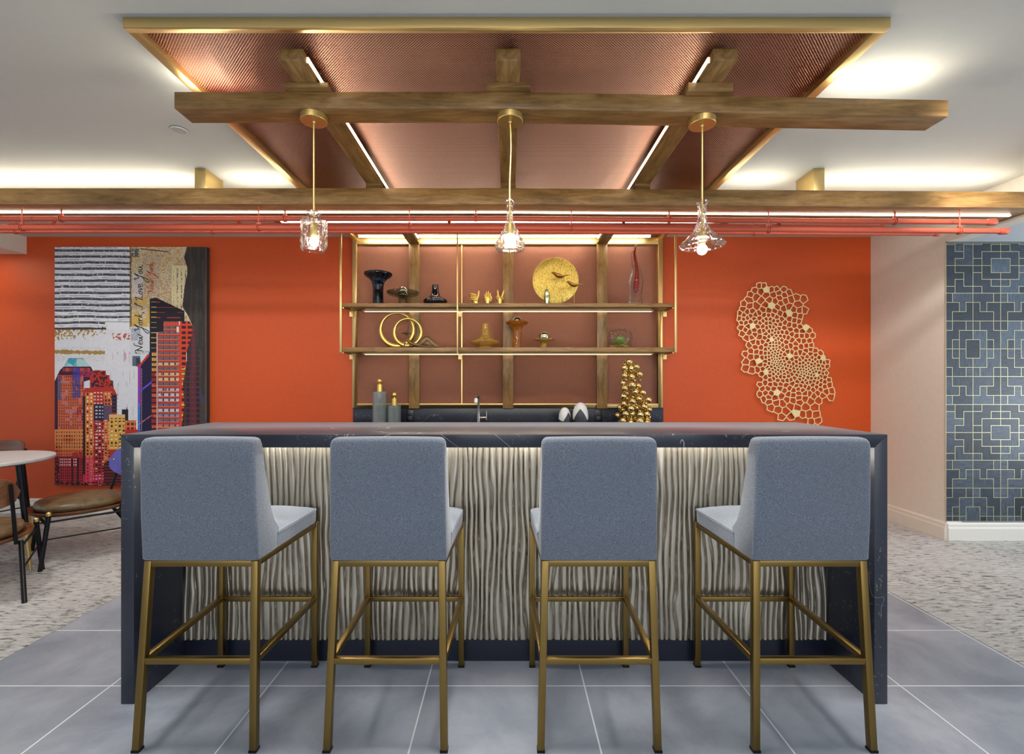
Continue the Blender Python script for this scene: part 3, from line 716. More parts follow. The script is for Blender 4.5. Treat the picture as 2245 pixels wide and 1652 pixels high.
# ================= glass pendants =================
def pendant(x, label, prof, n, drop, radf, bulb_dz, bulb_r, droop, glassmat, flat, wob=0.0):
    Y = 2.2275; zb = H + 1.2546 - droop; zc = zb - 0.028
    t = thing('pendant_lamp', label, 'pendant lamp', (x, Y, zb), 'glass pendants under the near beam')
    cn = MB().lathe([(0.0001, zc), (0.0585, zc), (0.0603, zc + .002), (0.0603, zb)], (x, Y, 0), 48).build('canopy', M['brass'], t, ang=30)
    MB().lathe([(0.0001, zc - .007), (0.006, zc - .006), (0.008, zc)], (x, Y, 0), 20).build('cord_grip', M['brass'], cn)
    ztop = H + prof[0][1]
    so = H + bulb_dz + 0.085
    k = 12; pts = [(x + wob * math.sin(2 * PI * i / k) * (1 - i / k), Y, zc - 0.004 + (so - zc) * i / k) for i in range(k + 1)]
    MB().tube(pts, 0.0042, 10).build('cord', M['brass'], t)
    MB().lathe([(0.004, so + .004), (0.012, so), (0.0165, so - .008), (0.0165, so - 0.055), (0.014, so - 0.06), (0.0001, so - 0.06)], (x, Y, 0), 24).build('socket', M['brass'], t)
    # glass with real wall thickness, open below
    inner = [(max(r - 0.004, 0.006), z) for r, z in prof][::-1]
    sh = MB().lathe([(r, H + z) for r, z in prof] + [(r, H + z) for r, z in inner], (x, Y, 0), n, radf=radf, closed=True)
    sh.build('glass_shade', glassmat, t, ang=12 if flat else 40)
    zbz = H + bulb_dz
    MB().ball((x, Y, zbz), bulb_r, 1.05).build('bulb', M['bulb'], t)
    l = bpy.data.lights.new('bulb_light', 'POINT'); l.energy = 9; l.color = (1, 0.85, 0.62); l.shadow_soft_size = bulb_r * 1.1
    lo = bpy.data.objects.new('bulb_light', l); COL.objects.link(lo); lo.location = (x, Y, H + prof[-1][1] - 0.05)
oct_ = lambda k, t, z: 1.0 / max(abs(math.cos(((t + PI / 8) % (PI / 4)) - PI / 8)), 0.5) * (1.0)
def sq8(k, th, z):
    if z > H + 0.773: return 1.0
    a = (th + 0.25) % (PI / 2) - PI / 4
    q = min(1 / abs(math.cos(abs(a) - 0.0)) if abs(a) < 0.55 else 1.0 / math.cos(0.55), 1.17)
    return q * 0.93
pendant(-0.912, 'left glass pendant shaped like a square decanter with a flared collar',
        [(0.031, .803), (0.034, .798), (0.032, .790), (0.021, .780), (0.023, .772), (0.050, .768), (0.059, .760), (0.060, .70), (0.060, .640), (0.052, .624)], 48, 0, sq8, 0.665, 0.020, 0, M['crystal'], True)
pendant(0.009, 'middle glass pendant shaped like a pear decanter with cut crosses',
        [(0.021, .860), (0.0225, .853), (0.0215, .846), (0.0165, .841), (0.015, .80), (0.0165, .762), (0.026, .735), (0.041, .708), (0.056, .682), (0.066, .662), (0.0705, .645), (0.0705, .635), (0.066, .627), (0.050, .622)], 48, 0,
        lambda k, t, z: 1 + (0.012 * math.cos(12 * t) if z < H + .75 else 0), 0.665, 0.022, 0.0, M['crystal'], True, 0.006)
pendant(0.911, 'right glass pendant shaped like a flared bell with a bare round bulb',
        [(0.029, .853), (0.030, .846), (0.026, .840), (0.0195, .832), (0.0185, .80), (0.020, .775), (0.026, .745), (0.037, .720), (0.053, .700), (0.072, .680), (0.088, .665), (0.102, .652), (0.104, .646), (0.098, .641)], 48, 0,
        lambda k, t, z: 1 + (0.010 * math.cos(24 * t) if z < H + .70 else 0), 0.628, 0.0235, 0.017, M['crystal'], True)
# ================= back counter and shelf unit =================
ZK = 0.885; YK0 = 4.02; YB = YW - 0.0
def back():
    t = thing('back_counter', 'low dark counter against the red wall behind the bar', 'counter', (0, 4.33, 0))
    MB().box(-1.513, 1.513, YK0, YW - 0.03, ZK - 0.04, ZK).build('countertop', M['stone'], t, bevel=0.002)
    MB().box(-1.50, 1.50, YK0 + 0.03, YW - 0.03, 0.1, ZK - 0.04).build('cabinet_body', M['black'], t, smooth=False)
    MB().box(-1.50, 1.50, YK0 + 0.08, YW - 0.05, 0.0, 0.1).build('toe_kick', M['black'], t, smooth=False)
    tag(MB().box(-1.513, 1.513, YW - 0.028, YW, ZK, H - 0.236).build('backsplash', M['stone'], bevel=0.001), 'dark veined stone backsplash strip below the mesh wall panel', 'backsplash')
back()
def shelf(z0, z1, label, lights):
    t = thing('shelf', label, 'shelf', (0, 4.47, z0), 'stained wall shelves')
    for a, b in ((-1.522, -0.470), (-0.458, 1.522)):
        MB().box(a, b, 4.345, 4.592, z0, z1).build('board', M['wood_x'], t, bevel=0.002)
    for x in (-1.515, -0.464, 1.515):
        b = MB().box(x - 0.005, x + 0.005, 4.355, 4.592, z0 - 0.012, z0); b.build('bracket', M['brass_y'], t)
        MB().box(x - 0.018, x + 0.018, 4.585, 4.598, z0 - 0.055, z0).build('wall_clip', M['brass_z'], t)
    MB().box(-1.40, 1.40, 4.560, 4.580, z0 - 0.008, z0).build('light_channel', M['brass_x'], t)
    MB().box(-1.38, 1.38, 4.564, 4.576, z0 - 0.011, z0 - 0.008).build('led_strip', lights, t, smooth=False)
M['led_soft'] = emit('shelf_led', (1.0, 0.82, 0.52, 1), 5)
Z1B, Z1T = H + 0.700, H + 0.735; Z2B, Z2T = H + 0.288, H + 0.330
shelf(Z1B, Z1T, 'upper stained wood shelf holding the blue glass vases and gold disc', M['led_soft'])
shelf(Z2B, Z2T, 'lower stained wood shelf holding the gold rings and amber vases', M['led_soft'])
for x, r, lb in ((-1.532, 0.010, 'brass hanger rod at the left end of the shelves'), (-0.464, 0.006, 'thin brass hanger rod near the middle of the shelves'), (1.532, 0.010, 'brass hanger rod at the right end of the shelves')):
    tag(MB().box(x - r, x + r, 4.335, 4.345, Z2B - 0.004, ZC - 0.018).build('shelf_rod', M['brass_z'], bevel=0.001), lb, 'rod', 'brass rods carrying the shelves')

YS = 4.46; K = YS / F           # depth of things on the shelves, metres per pixel there
def vase(name, label, cat, px, base, prof, mat, n=40, Y=YS, inner=0.0, group=None, sub=None):
    """prof: (half width px, height px above base)"""
    x = PX(px, Y); k = Y / F
    pr = [(r * k, h * k) for r, h in prof]
    if inner: pr = pr + [(max(r - inner, 0.0003), h + 0.002) for r, h in pr[::-1] if h * 1.0 > inner * 1.5][:] + [(0.0003, inner * 1.6)]
    t = thing(name, label, cat, (x, Y, base), group)
    MB().lathe(pr, (x, Y, base), n).build(sub or 'body', mat, t, ang=50)
    return t
S1, S2 = Z1T, Z2T
# upper shelf
vase('glass_vase', 'tall smoky blue vase with a wide mushroom rim, leftmost on the upper shelf', 'vase', 829, S1,
     [(0.1, 0), (11, 0), (11.5, 3), (11.2, 30), (11.8, 42), (14, 50), (19, 57), (27, 62), (30.5, 66), (30, 70), (24, 72.5), (18, 72), (9, 66), (7, 50), (6.5, 12), (0.1, 8)], M['smoke'])
vase('glass_vase', 'low smoke-grey dish vase holding a silvery ball on the upper shelf', 'vase', 883.5, S1,
     [(0.1, 0), (9.5, 0), (9.5, 4), (9, 12), (12, 16), (22, 18), (31, 20.5), (35, 24.5), (34.5, 28), (30, 29.5), (31, 25), (22, 21), (10, 19), (6, 14), (0.1, 12)], M['smoke2'], Y=4.42)
x_ = PX(884, 4.42)
tag(MB().ball((x_, 4.42, S1 + 29 * K), 10.5 * K).build('glass_ball', M['mercury']), 'silvery glass ball in the smoke-grey dish on the upper shelf', 'ball')
vase('glass_vase', 'near-black squat bottle vase left of the gold hands', 'vase', 954.5, S1,
     [(0.1, 0), (15, 0), (22, 2), (26, 6), (26.5, 9), (24, 12.5), (18, 15), (12, 19), (8.5, 26), (7, 36), (6.5, 44.5), (4.6, 45), (4.2, 30), (0.1, 20)], M['darkglass'])
def clear_inner(): pass
# gold hands
def hand(px, label, pose):
    x = PX(px, YS); t = thing('hand_figurine', label, 'figurine', (x, YS, S1), 'three gold hand figurines')
    g = M['gold_satin']; k = K
    P = lambda a, b, d=0: (x + a * k, YS - d * k, S1 + b * k)
    def fing(m, pts, r=2.0): m.tube([P(*p) for p in pts], [r * k * 1.0] + [r * k * 0.95] * (len(pts) - 2) + [r * k * 0.55], 10)
    MB().lathe([(0.1 * k, 0), (9 * k, 0), (9 * k, 1.6 * k), (0.1 * k, 1.7 * k)], (x, YS, S1), 24, 1.0, 0.7).build('base', g, t)
    m = MB()
    if pose == 'up':       # thumb up: fist seen from the palm side, fingers curled to the left
        m.tube([P(2, 1.5), P(1, 6), P(0, 10), P(-1, 14), P(-1, 18)], [6.0 * k, 5.2 * k, 7.5 * k, 8.6 * k, 6.0 * k], 16, 0.6)
        m.tube([P(3, 12, 2), P(6, 18, 2), P(7.5, 24, 2), P(8, 29, 2), P(8, 31.5, 2)], [3.4 * k, 2.9 * k, 2.5 * k, 2.2 * k, 1.1 * k], 12)
        for i in range(4):
            z = 21.5 - i * 3.7
            fing(m, [(3, z - 1, 3), (-3, z + 1.2, 5), (-9.5 + i * .5, z + 2 - i * .4, 4.2), (-11.5 + i * .6, z - 0.4, 1.5), (-8, z - 1.6, 0.5)], 2.0)
    elif pose == 'ok':     # palm out, fingers spread upwards, thumb folded
        m.tube([P(0, 1.5), P(0, 6), P(0, 10), P(0, 15), P(0, 18.5)], [5.2 * k, 4.6 * k, 7.4 * k, 8.2 * k, 6.4 * k], 16, 0.55)
        for a, l in ((-5.5, 25), (-2.2, 30), (1.6, 31), (5.2, 27)):
            fing(m, [(a * .8, 14, 1), (a, 20, 1.4), (a * 1.15, (20 + l) / 2, 1.6), (a * 1.25, l, 1.0)], 1.9)
        fing(m, [(6, 8, 1), (8.6, 13, 3), (7.6, 18, 4), (5.6, 20.5, 4.5)], 2.3)
    else:                  # two fingers raised in a v
        m.tube([P(0, 1.5), P(0, 6), P(0, 10), P(0, 15), P(0, 18)], [5.2 * k, 4.8 * k, 7.6 * k, 8.4 * k, 6.6 * k], 16, 0.6)
        fing(m, [(-2.5, 14, 1), (-3.6, 21, 1.4), (-4.6, 27, 1.4), (-5.0, 33, 1)], 2.1)
        fing(m, [(3, 14, 1), (5, 21, 1.4), (7.4, 27, 1.4), (9.0, 32, 1)], 2.1)
        fing(m, [(-6.5, 13, 2), (-7.6, 17.5, 4), (-5.6, 19.2, 5.5), (-4.4, 15, 6)], 2.1)
        fing(m, [(-3.4, 13, 4), (-3.4, 17.8, 5.6), (-1.6, 18.4, 6.6), (-1.2, 14, 6.6)], 2.1)
        fing(m, [(6.8, 9, 2), (7.0, 13, 5), (3.4, 15.2, 7), (0.6, 14.6, 7.4)], 2.3)
    m.build('hand', g, t, ang=60)
hand(1042, 'gold hand figurine giving a thumbs up on the upper shelf', 'up')
hand(1069, 'gold hand figurine with open fingers, between the other two gold hands', 'ok')
hand(1096, 'gold hand figurine making a V sign beside the middle post', 'v')
# gold disc
x_ = PX(1219, YS); R_ = 51 * K
t = thing('disc_sculpture', 'large round gold disc sculpture standing on the upper shelf', 'sculpture', (x_, 4.50, S1))
zc_ = S1 + (664 - 608) * K
def textured_disc():
    tt = NT('hammered_gold_leaf'); v = tt.coord((90, 90, 16)); n = tt.noise(v, 1, 4, 0.7); n2 = tt.noise(tt.coord((200, 200, 60)), 1, 2)
    tt.set(color=tt.ramp(n2, [(0.3, C(150, 120, 50)), (0.5, C(226, 200, 104))]), metal=0.85, rough=0.38); tt.bump(n, 0.9, 0.006); return tt.m
m = MB(); n = 72; P_ = []
for r, y in ((0.0001, 4.492), (R_ * .6, 4.492), (R_ * .97, 4.492), (R_, 4.495), (R_, 4.505), (R_ * .97, 4.508), (0.0001, 4.508)):
    P_.append([(x_ + r * math.cos(2 * PI * k / n), y, zc_ + r * math.sin(2 * PI * k / n)) for k in range(n)])
m.add([p for r in P_ for p in r], [(i * n + k, i * n + (k + 1) % n, (i + 1) * n + (k + 1) % n, (i + 1) * n + k) for i in range(len(P_) - 1) for k in range(n)])
m.build('disc', textured_disc(), t)
MB().box(x_ - 0.09, x_ + 0.09, 4.46, 4.54, S1, S1 + 0.004).box(x_ - 0.004, x_ + 0.004, 4.496, 4.504, S1 + .003, zc_ - R_ + .01).build('stand', M['gold_satin'], t)
def bird(px, top, label, sc=1.0):
    Y = 4.40; k = Y / F; x = PX(px, Y); z = PZ(top, Y)
    t = thing('bird_figurine', label, 'figurine', (x, Y, S1), 'gold birds on thin rods')
    P = lambda a, b: (x + a * k * sc, Y, z + b * k * sc)
    m = MB().tube([P(-20, 3.5), P(-17, 4.2), P(-15.5, 4.6), P(-13, 5.2), P(-11, 4.6), P(-8, 2.0), P(-3, -1.2), P(3, -2.6), P(8, -2.2), P(12, -1.2), P(20, -0.6), P(24, -0.8)],
                  [a * k * sc for a in (0.2, 0.9, 2.8, 3.8, 4.2, 5.8, 7.6, 7.6, 5.6, 3.2, 1.7, 0.7)], 14, 0.75)
    m.build('bird', plain('old_gold', C(176, 140, 72), 0.3, 1.0, 60, 0.1, 0.05), t, ang=60)
    MB().tube([P(2, -6), (x + 2 * k, Y, S1 + .003)], 0.0022, 8).build('rod', M['gold_satin'], t)
    MB().box(x - 0.028, x + 0.034, Y - 0.03, Y + 0.03, S1, S1 + 0.004).build('foot_plate', M['black'], t)
bird(1226, 602, 'higher gold bird on a thin rod in front of the gold disc')
bird(1257, 622, 'lower gold bird on a thin rod beside the gold disc', 0.88)
vase('bud_vase', 'small faceted silver-green bud vase in front of the gold disc', 'vase', 1199, S1,
     [(0.1, 0), (4.4, 0), (7.2, 15), (6.6, 19), (3.0, 32), (2.2, 32)], plain('pale_green_mirror', C(190, 200, 160), 0.15, 0.85, 20, 0.1, 0), 6, Y=4.39)
vase('bud_vase', 'tiny clear glass tube vase right under the gold disc', 'vase', 1233, S1, [(0.1, 0), (1.6, 0), (1.6, 17), (1.0, 17), (1.0, 2), (0.1, 2)], M['clear'], 12, Y=4.38)
# flame shaped glass
x_ = PX(1393, YS); t = thing('glass_sculpture', 'tall clear glass flame sculpture with a red core on the upper shelf', 'sculpture', (x_, YS, S1))
P = lambda a, b: (x_ + a * K, YS, S1 + b * K)
MB().tube([P(0, 0), P(0, 3), P(0, 10), P(0, 18), P(0, 30), P(1, 46), P(2, 58), P(2.5, 70), P(1, 84), P(-2, 98), P(-3.5, 112), P(-1.5, 124), P(1.2, 132), P(2.6, 140)],
          [a * K for a in (15, 16.2, 14.6, 13, 14.5, 16.5, 15, 11.5, 8.6, 6.6, 5.4, 3.6, 1.6, 0.6)], 24, 0.7).build('glass_body', M['clear'], t, ang=70)
MB().tube([P(1, 27), P(0.5, 31), P(1, 40), P(2, 52), P(3.2, 64), P(3.2, 76), P(1.6, 90), P(-1.2, 104), P(-2.4, 114), P(-0.8, 124), P(1.4, 132)],
          [a * K for a in (1, 4.2, 5.4, 5.0, 4.0, 3.4, 3.0, 2.6, 2.2, 1.6, .6)], 14).build('red_core', plain('red_core', C(176, 22, 26), 0.25, 0, 20, 0.1, 0), t, ang=70)
# lower shelf
x_ = PX(872, YS); t = thing('ring_sculpture', 'pair of linked satin gold rings standing on the lower shelf', 'sculpture', (x_, YS, S2))
for cx, R, dy, kk, name in ((868, 39, 0.02, 2.0, 'large_ring'), (894, 32, -0.03, 1.4, 'small_ring')):
    xx = PX(cx, YS); r = 2.4 * K
    o_ = MB().torus((xx, YS + dy + .03, S2 + (R + 3.2) * K), R * K - r, r, 'y', 72, 12, lambda t_: 1 + kk * 0.32 * (1 - math.sin(t_)) ** 1.2).build(name, M['gold_satin'], t, ang=60)
# reclining figure
def recliner():
    Y = 4.385; k = Y / F; x0 = PX(890, Y); t = thing('figure_sculpture', 'bronze reclining figure with a wide hat and draped legs on the lower shelf', 'sculpture', (x0, Y, S2))
    P = lambda a, b, d=0: (x0 + a * k, Y - d * k, S2 + 0.005 + b * k)
    m = MB()
    # torso leaning back, hip on the shelf
    m.tube([P(1, 26), P(2, 22), P(3, 18), P(5, 14), P(10, 9), P(17, 6), P(24, 4.5), P(30, 4.5)], [a * k for a in (1.3, 1.5, 2.6, 3.6, 3.4, 3.4, 4.0, 4.2)], 14, 0.9)
    # drape over the raised knees and the shins
    m.tube([P(26, 3.5), P(32, 6.5), P(38, 12), P(43, 17), P(47, 18.5), P(52, 14), P(58, 8), P(64, 3.6), P(72, 1.4), P(80, 0.8), P(88, 0.6)],
           [a * k for a in (3, 4.2, 4.6, 4.2, 3.6, 4.2, 4.2, 3.2, 1.5, 1.1, .5)], 14, 1.7)
    m.tube([P(36, 2), P(42, 6), P(47, 8), P(53, 5), P(60, 2)], [a * k for a in (2, 5.5, 7.5, 5, 2)], 12, 1.2)
    m.tube([P(30, 2, 3), P(50, 1.2, 4), P(70, 1.0, 3), P(84, .9, 2)], [a * k for a in (2, 1.9, 1.2, .5)], 10)
    # supporting arm and far arm
    m.tube([P(4, 17, 2), P(0, 12, 4), P(-2, 6, 4), P(-3, 1, 4), P(-7, .6, 5)], [a * k for a in (1.7, 1.6, 1.3, 1.2, .9)], 10)
    m.tube([P(5, 16, -2), P(10, 11, -4), P(8, 4, -5), P(4, 1, -5)], [a * k for a in (1.7, 1.4, 1.2, 1.0)], 10)
    m.ball(P(0.5, 29), 3.0 * k, 1.25)
    m.build('body', M['bronze_fig'], t, ang=75)
    MB().lathe([(0.1 * k, -.3 * k), (10 * k, -1.0 * k), (10.4 * k, -0.3 * k), (4 * k, 1.4 * k), (3.4 * k, 3.6 * k), (0.1 * k, 4.4 * k)], P(0.5, 31.0), 24).build('hat', M['bronze_fig'], t)
recliner()
vase('glass_vase', 'amber squat bottle vase on the lower shelf', 'vase', 1064, S2,
     [(0.1, 0), (12, 0), (13, 4), (22, 6.5), (31, 10), (33.5, 13), (31, 16), (22, 18.5), (13, 23), (9.5, 30), (8, 42), (7.4, 54), (5, 54.5), (4.4, 36), (3.5, 24), (0.1, 22)], M['amber'])
t = vase('glass_vase', 'burnt amber tall vase with a flared rim on the lower shelf', 'vase', 1133.5, S2,
     [(0.1, 0), (10, 0), (10.4, 2), (10, 12), (9.8, 36), (11, 44), (16, 50), (23, 53), (25.4, 56), (24, 58.5), (17, 56), (10, 52), (6, 45), (6, 10), (0.1, 8)], M['amber2'])
tag(MB().ball((PX(1134, YS), YS, S2 + 57.5 * K), 11 * K).build('glass_ball', M['mercury']), 'silvery ball resting in the burnt amber vase', 'ball')
vase('glass_vase', 'small amber dish vase with a flat brim on the lower shelf', 'vase', 1192.5, S2,
     [(0.1, 0), (7, 0), (7.2, 3), (5.8, 9), (8.5, 13.5), (16, 16), (25, 18), (25.2, 19.6), (16, 19), (8, 17), (4, 12), (0.1, 9)], M['amber'])
tag(MB().ball((PX(1193, YS), YS, S2 + 25 * K), 12 * K).build('glass_ball', M['mercury']), 'silvery ball on the small amber dish vase', 'ball')
# terrarium
x_ = PX(1358.5, YS); t = thing('terrarium', 'round glass terrarium with a green succulent, at the right end of the lower shelf', 'terrarium', (x_, YS, S2))
out = [(0.1, 0), (17, 0), (24, 6), (27.5, 15), (28, 24), (25.5, 34), (20, 41), (13, 43.5)]
pr = [(a * K, b * K) for a, b in out] + [(max(a - .7, .1) * K, (b + (.9 if b < 5 else 0)) * K) for a, b in out[::-1]]
MB().lathe(pr, (x_, YS, S2), 40).build('bowl', M['thin'], t, ang=60)
m = MB()
for i in range(150):
    a = random.random() * 2 * PI; r = 20 * K * math.sqrt(random.random()); m.ball((x_ + r * math.cos(a), YS + r * math.sin(a), S2 + (2.5 + random.random() * 4.0) * K), 1.5 * K, .8, 6, 4)
g = m.build('gravel', M['gravel'], t); g['kind'] = 'stuff'
m = MB()
for ring, (n_, L_, el) in enumerate(((9, 19, 0.22), (8, 17, 0.5), (7, 14, 0.85), (5, 10, 1.2), (3, 7, 1.45))):
    for i in range(n_):
        a = 2 * PI * i / n_ + ring * .37; b = el + random.uniform(-.08, .08)
        d = Vector((math.cos(a) * math.cos(b), math.sin(a) * math.cos(b), math.sin(b))); p0 = Vector((x_, YS, S2 + (9 + ring * 1.4) * K))
        m.tube([p0 + d * (L_ * K * q) + Vector((0, 0, 1)) * (q * q * 2.5 * K) for q in (0.0, .25, .55, .8, 1.0)], [v * K for v in (1.4, 2.6, 3.1, 2.1, .3)], 8, 0.4)
m.build('succulent', M['leaf'], t, ang=60)['kind'] = 'stuff'

# ---- on the counter ----
YC = 4.42; KC = YC / F
def decanter(px, top_px, body_top, label, hw):
    x = PX(px, YC); t = thing('decanter', label, 'decanter', (x, YC, ZK), 'ribbed glass decanters')
    hb = PZ(body_top, YC) - ZK; r = hw * KC
    MB().lathe([(0.0003, 0), (r * .92, 0), (r, .006), (r, hb - .006), (r * .97, hb), (r * .30, hb + .002), (r * .30, hb - .004), (r * .85, hb - .008), (r * .88, .012), (0.0003, .010)], (x, YC, ZK), 16,
               radf=lambda k, t_, z: 1.0).build('glass_body', M['crystal2'], t, ang=15)
    m = MB()
    for i in range(1, 18): 
        z = ZK + hb * i / 18; m.torus((x, YC, z), r, 0.0011, 'z', 24, 6)
    rb = m.build('horizontal_ribs', M['crystal2'], t); rb['kind'] = 'stuff'
    z0 = ZK + hb; hn = 15.5 * KC
    MB().lathe([(0.0003, 0), (6.2 * KC, 0), (6.2 * KC, hn), (5.6 * KC, hn + .001), (0.0003, hn + .001)], (x, YC, z0), 20, radf=lambda k, t_, z: 1 + .03 * (k % 2)).build('collar', M['gold_satin'], t, ang=10)
    st = MB().lathe([(0.0003, 0), (3.0 * KC, 0), (3.0 * KC, 1.2 * KC), (4.6 * KC, 3 * KC), (6.0 * KC, 7 * KC), (5.6 * KC, 10 * KC), (3.6 * KC, 13 * KC), (0.0003, 14 * KC)], (x, YC, z0 + hn), 24).build('stopper', M['gold_satin'], t, ang=60)
decanter(832.5, 828, 858, 'taller ribbed glass decanter with a gold egg stopper', 15.5)
decanter(864.5, 856, 888, 'shorter ribbed glass decanter with a gold egg stopper', 14.5)
for px, lb in ((899, 'black wall outlet on the stone backsplash beside the decanters'), (1312, 'black wall outlet on the stone backsplash under the right wall post')):
    Y = YW - 0.028; x = PX(px, Y); k = Y / F; zc0 = PZ(911, Y)
    t = thing('wall_outlet', lb, 'outlet', (x, Y, zc0), 'black outlets on the backsplash')
    MB().box(x - 8 * k, x + 8 * k, Y - 0.006, Y, zc0 - 12.5 * k, zc0 + 12.5 * k).build('cover_plate', M['outlet'], t, bevel=0.002)
    for s in (-1, 1):
        f = MB().box(x - 4.4 * k, x + 4.4 * k, Y - 0.009, Y - 0.005, zc0 + s * 5.2 * k - 4 * k, zc0 + s * 5.2 * k + 4 * k).build('socket_face', M['outlet2'], t, bevel=0.001)
        for a in (-1.6, 1.6): MB().box(x + a * k - .0009, x + a * k + .0009, Y - 0.0096, Y - 0.0088, zc0 + s * 5.2 * k, zc0 + s * 5.2 * k + 2.4 * k).build('slot', M['black'], f, smooth=False)
# tap
x = PX(1049, YC); t = thing('tap', 'brushed nickel kitchen tap on the back counter', 'tap', (x, YC, ZK))
ztop = PZ(866, YC)
MB().tube([(x, YC, ZK), (x, YC, PZ(908, YC)), (x, YC, PZ(908, YC) + .001), (x, YC, ztop - .03), (x - .001, YC - .012, ztop - .008), (x - .006, YC - .05, ztop), (x - .013, YC - .09, ztop - .014), (x - .015, YC - .10, ztop - .03)],
          [.0150, .0150, .0115, .0115, .0115, .0115, .0115, .0115], 18).build('spout', M['steel'], t, ang=50)
MB().tube([(x - .015, YC - .10, ztop - .028), (x - .0155, YC - .102, ztop - .034), (x - .017, YC - .106, ztop - .066)], [.013, .0165, .0165], 18).build('spray_head', M['ceramicw'], t, ang=50)
MB().lathe([(.0003, 0), (.024, 0), (.024, .006), (.0003, .007)], (x, YC, ZK), 24).build('base_ring', M['steel'], t)
zh = PZ(915, YC); MB().tube([(x, YC, zh), (x + .07, YC, zh)], [.011, .0105], 16).build('handle_arm', M['steel'], t, ang=50)
MB().tube([(x + .074, YC, zh - .022), (x + .074, YC, zh + .062)], [.0048, .0048], 12).build('lever', M['steel'], t, ang=50)
# the pair of stones with white caps
def pebble(px, top, hw, yaw, label):
    Y = 4.36; k = Y / F; x = PX(px, Y); h = PZ(top, Y) - ZK
    t = thing('egg_sculpture', label, 'sculpture', (x, Y, ZK), 'egg sculptures with white hoods')
    prof = [(0.0003, 0), (hw * .82 * k, 0), (hw * .96 * k, h * .22), (hw * 1.0 * k, h * .40), (hw * .93 * k, h * .62), (hw * .70 * k, h * .83), (hw * .38 * k, h * .955), (0.0003, h)]
    MB().lathe(prof, (x, Y, ZK), 40).build('dark_body', M['ceramicg'], t, ang=70)
    # hood: outer shell over the upper part, cut away in an arch at the front
    n = 64; rows = 22; vs_ = []; fs = []
    def rad(z):
        zz = z / h
        pts = [(p[1] / h, p[0]) for p in prof]
        for (a, ra), (b, rb) in zip(pts[:-1], pts[1:]):
            if a <= zz <= b and b > a: return ra + (rb - ra) * (zz - a) / (b - a)
        return 0
    def low(tn):
        c = (tn - yaw + PI) % (2 * PI) - PI       # angle from the arch centre
        return h * (0.74 - 0.50 * min(1, (abs(c) / 1.0)) ** 1.2) if abs(c) < 1.0 else h * (0.24 + 0.10 * min(1, abs(c) - 1.0))
    for i in range(n):
        a = 2 * PI * i / n; lo = low(a)
        for j in range(rows + 1):
            z = lo + (h * 0.9995 - lo) * (j / rows) ** 0.8; r = rad(z) + 0.0035
            if j == rows: r = 0.0004
            vs_.append((x + r * math.cos(a), Y + r * math.sin(a), ZK + z + (0.003 if j > 2 else 0)))
    R_ = rows + 1
    fs = [(i * R_ + j, ((i + 1) % n) * R_ + j, ((i + 1) % n) * R_ + j + 1, i * R_ + j + 1) for i in range(n) for j in range(rows)]
    MB().add(vs_, fs).build('white_hood', M['ceramicw'], t, ang=80)
pebble(1238, 893, 12.5, -PI / 2 + 0.65, 'smaller egg sculpture with a white hood, left of the pair')
pebble(1272.5, 882, 16.5, -PI / 2 - 0.15, 'larger egg sculpture with a white hood, right of the pair')
# stacked mirror balls
def balls():
    Y = 4.33; k = Y / F; t = thing('ball_sculpture', 'tall sculpture of stacked mirror gold balls on the back counter', 'sculpture', (PX(1390, Y), Y, ZK))
    z = 2245 / 370.0
    L = [(1572, 325, 44), (1500, 405, 42), (1605, 412, 50), (1660, 390, 40), (1712, 485, 44), (1495, 505, 38), (1602, 520, 46), (1655, 565, 20), (1490, 605, 38), (1598, 632, 46), (1695, 642, 38), (1500, 672, 42), (1655, 722, 50), (1745, 730, 40),
         (1500, 780, 42), (1600, 845, 42), (1705, 815, 46), (1815, 825, 42), (1505, 880, 42), (1785, 870, 36), (1460, 930, 34), (1585, 940, 42), (1770, 918, 46), (1690, 935, 36), (1838, 955, 38), (1515, 1012, 42), (1612, 1015, 46), (1705, 1020, 42), (1808, 1020, 44),
         (1478, 1100, 42), (1592, 1105, 44), (1702, 1105, 46), (1810, 1105, 44), (1560, 740, 30), (1640, 900, 34), (1550, 560, 24), (1730, 560, 16)]
    for i, (a, b, r) in enumerate(L):
        d = (-0.035 if i % 2 else 0.0) + random.uniform(-.008, .008)
        if r < 37: d = 0.035
        px = 1120 + a / z; py = 740 + b / z
        MB().ball((PX(px, Y), Y + d, max(PZ(py, Y), ZK + r / z * k)), r / z * k * 1.12, 1, 24, 14).build('ball', M['gold_ball'], t, ang=80)
    # the balls sit on hidden inner ones down to the counter
    for a, b in ((1550, 470), (1650, 450), (1545, 640), (1640, 680), (1560, 810), (1650, 790), (1740, 790), (1550, 900), (1730, 860), (1620, 960), (1500, 960), (1740, 980), (1570, 1060), (1660, 1075), (1760, 1070), (1440, 1040), (1850, 1060), (1545, 360)):
        MB().ball((PX(1120 + a / z, Y), Y + 0.055, PZ(740 + b / z, Y)), 41 / z * k, 1, 20, 12).build('ball', M['gold_ball'], t, ang=80)
    for i in range(8):
        px = 1363 + (i % 4) * 18; MB().ball((PX(px, Y), Y + 0.03 * (i // 4 * 2 - 1), ZK + 7 * k), 7 * k, 1, 16, 10).build('ball', M['gold_ball'], t, ang=80)
balls()
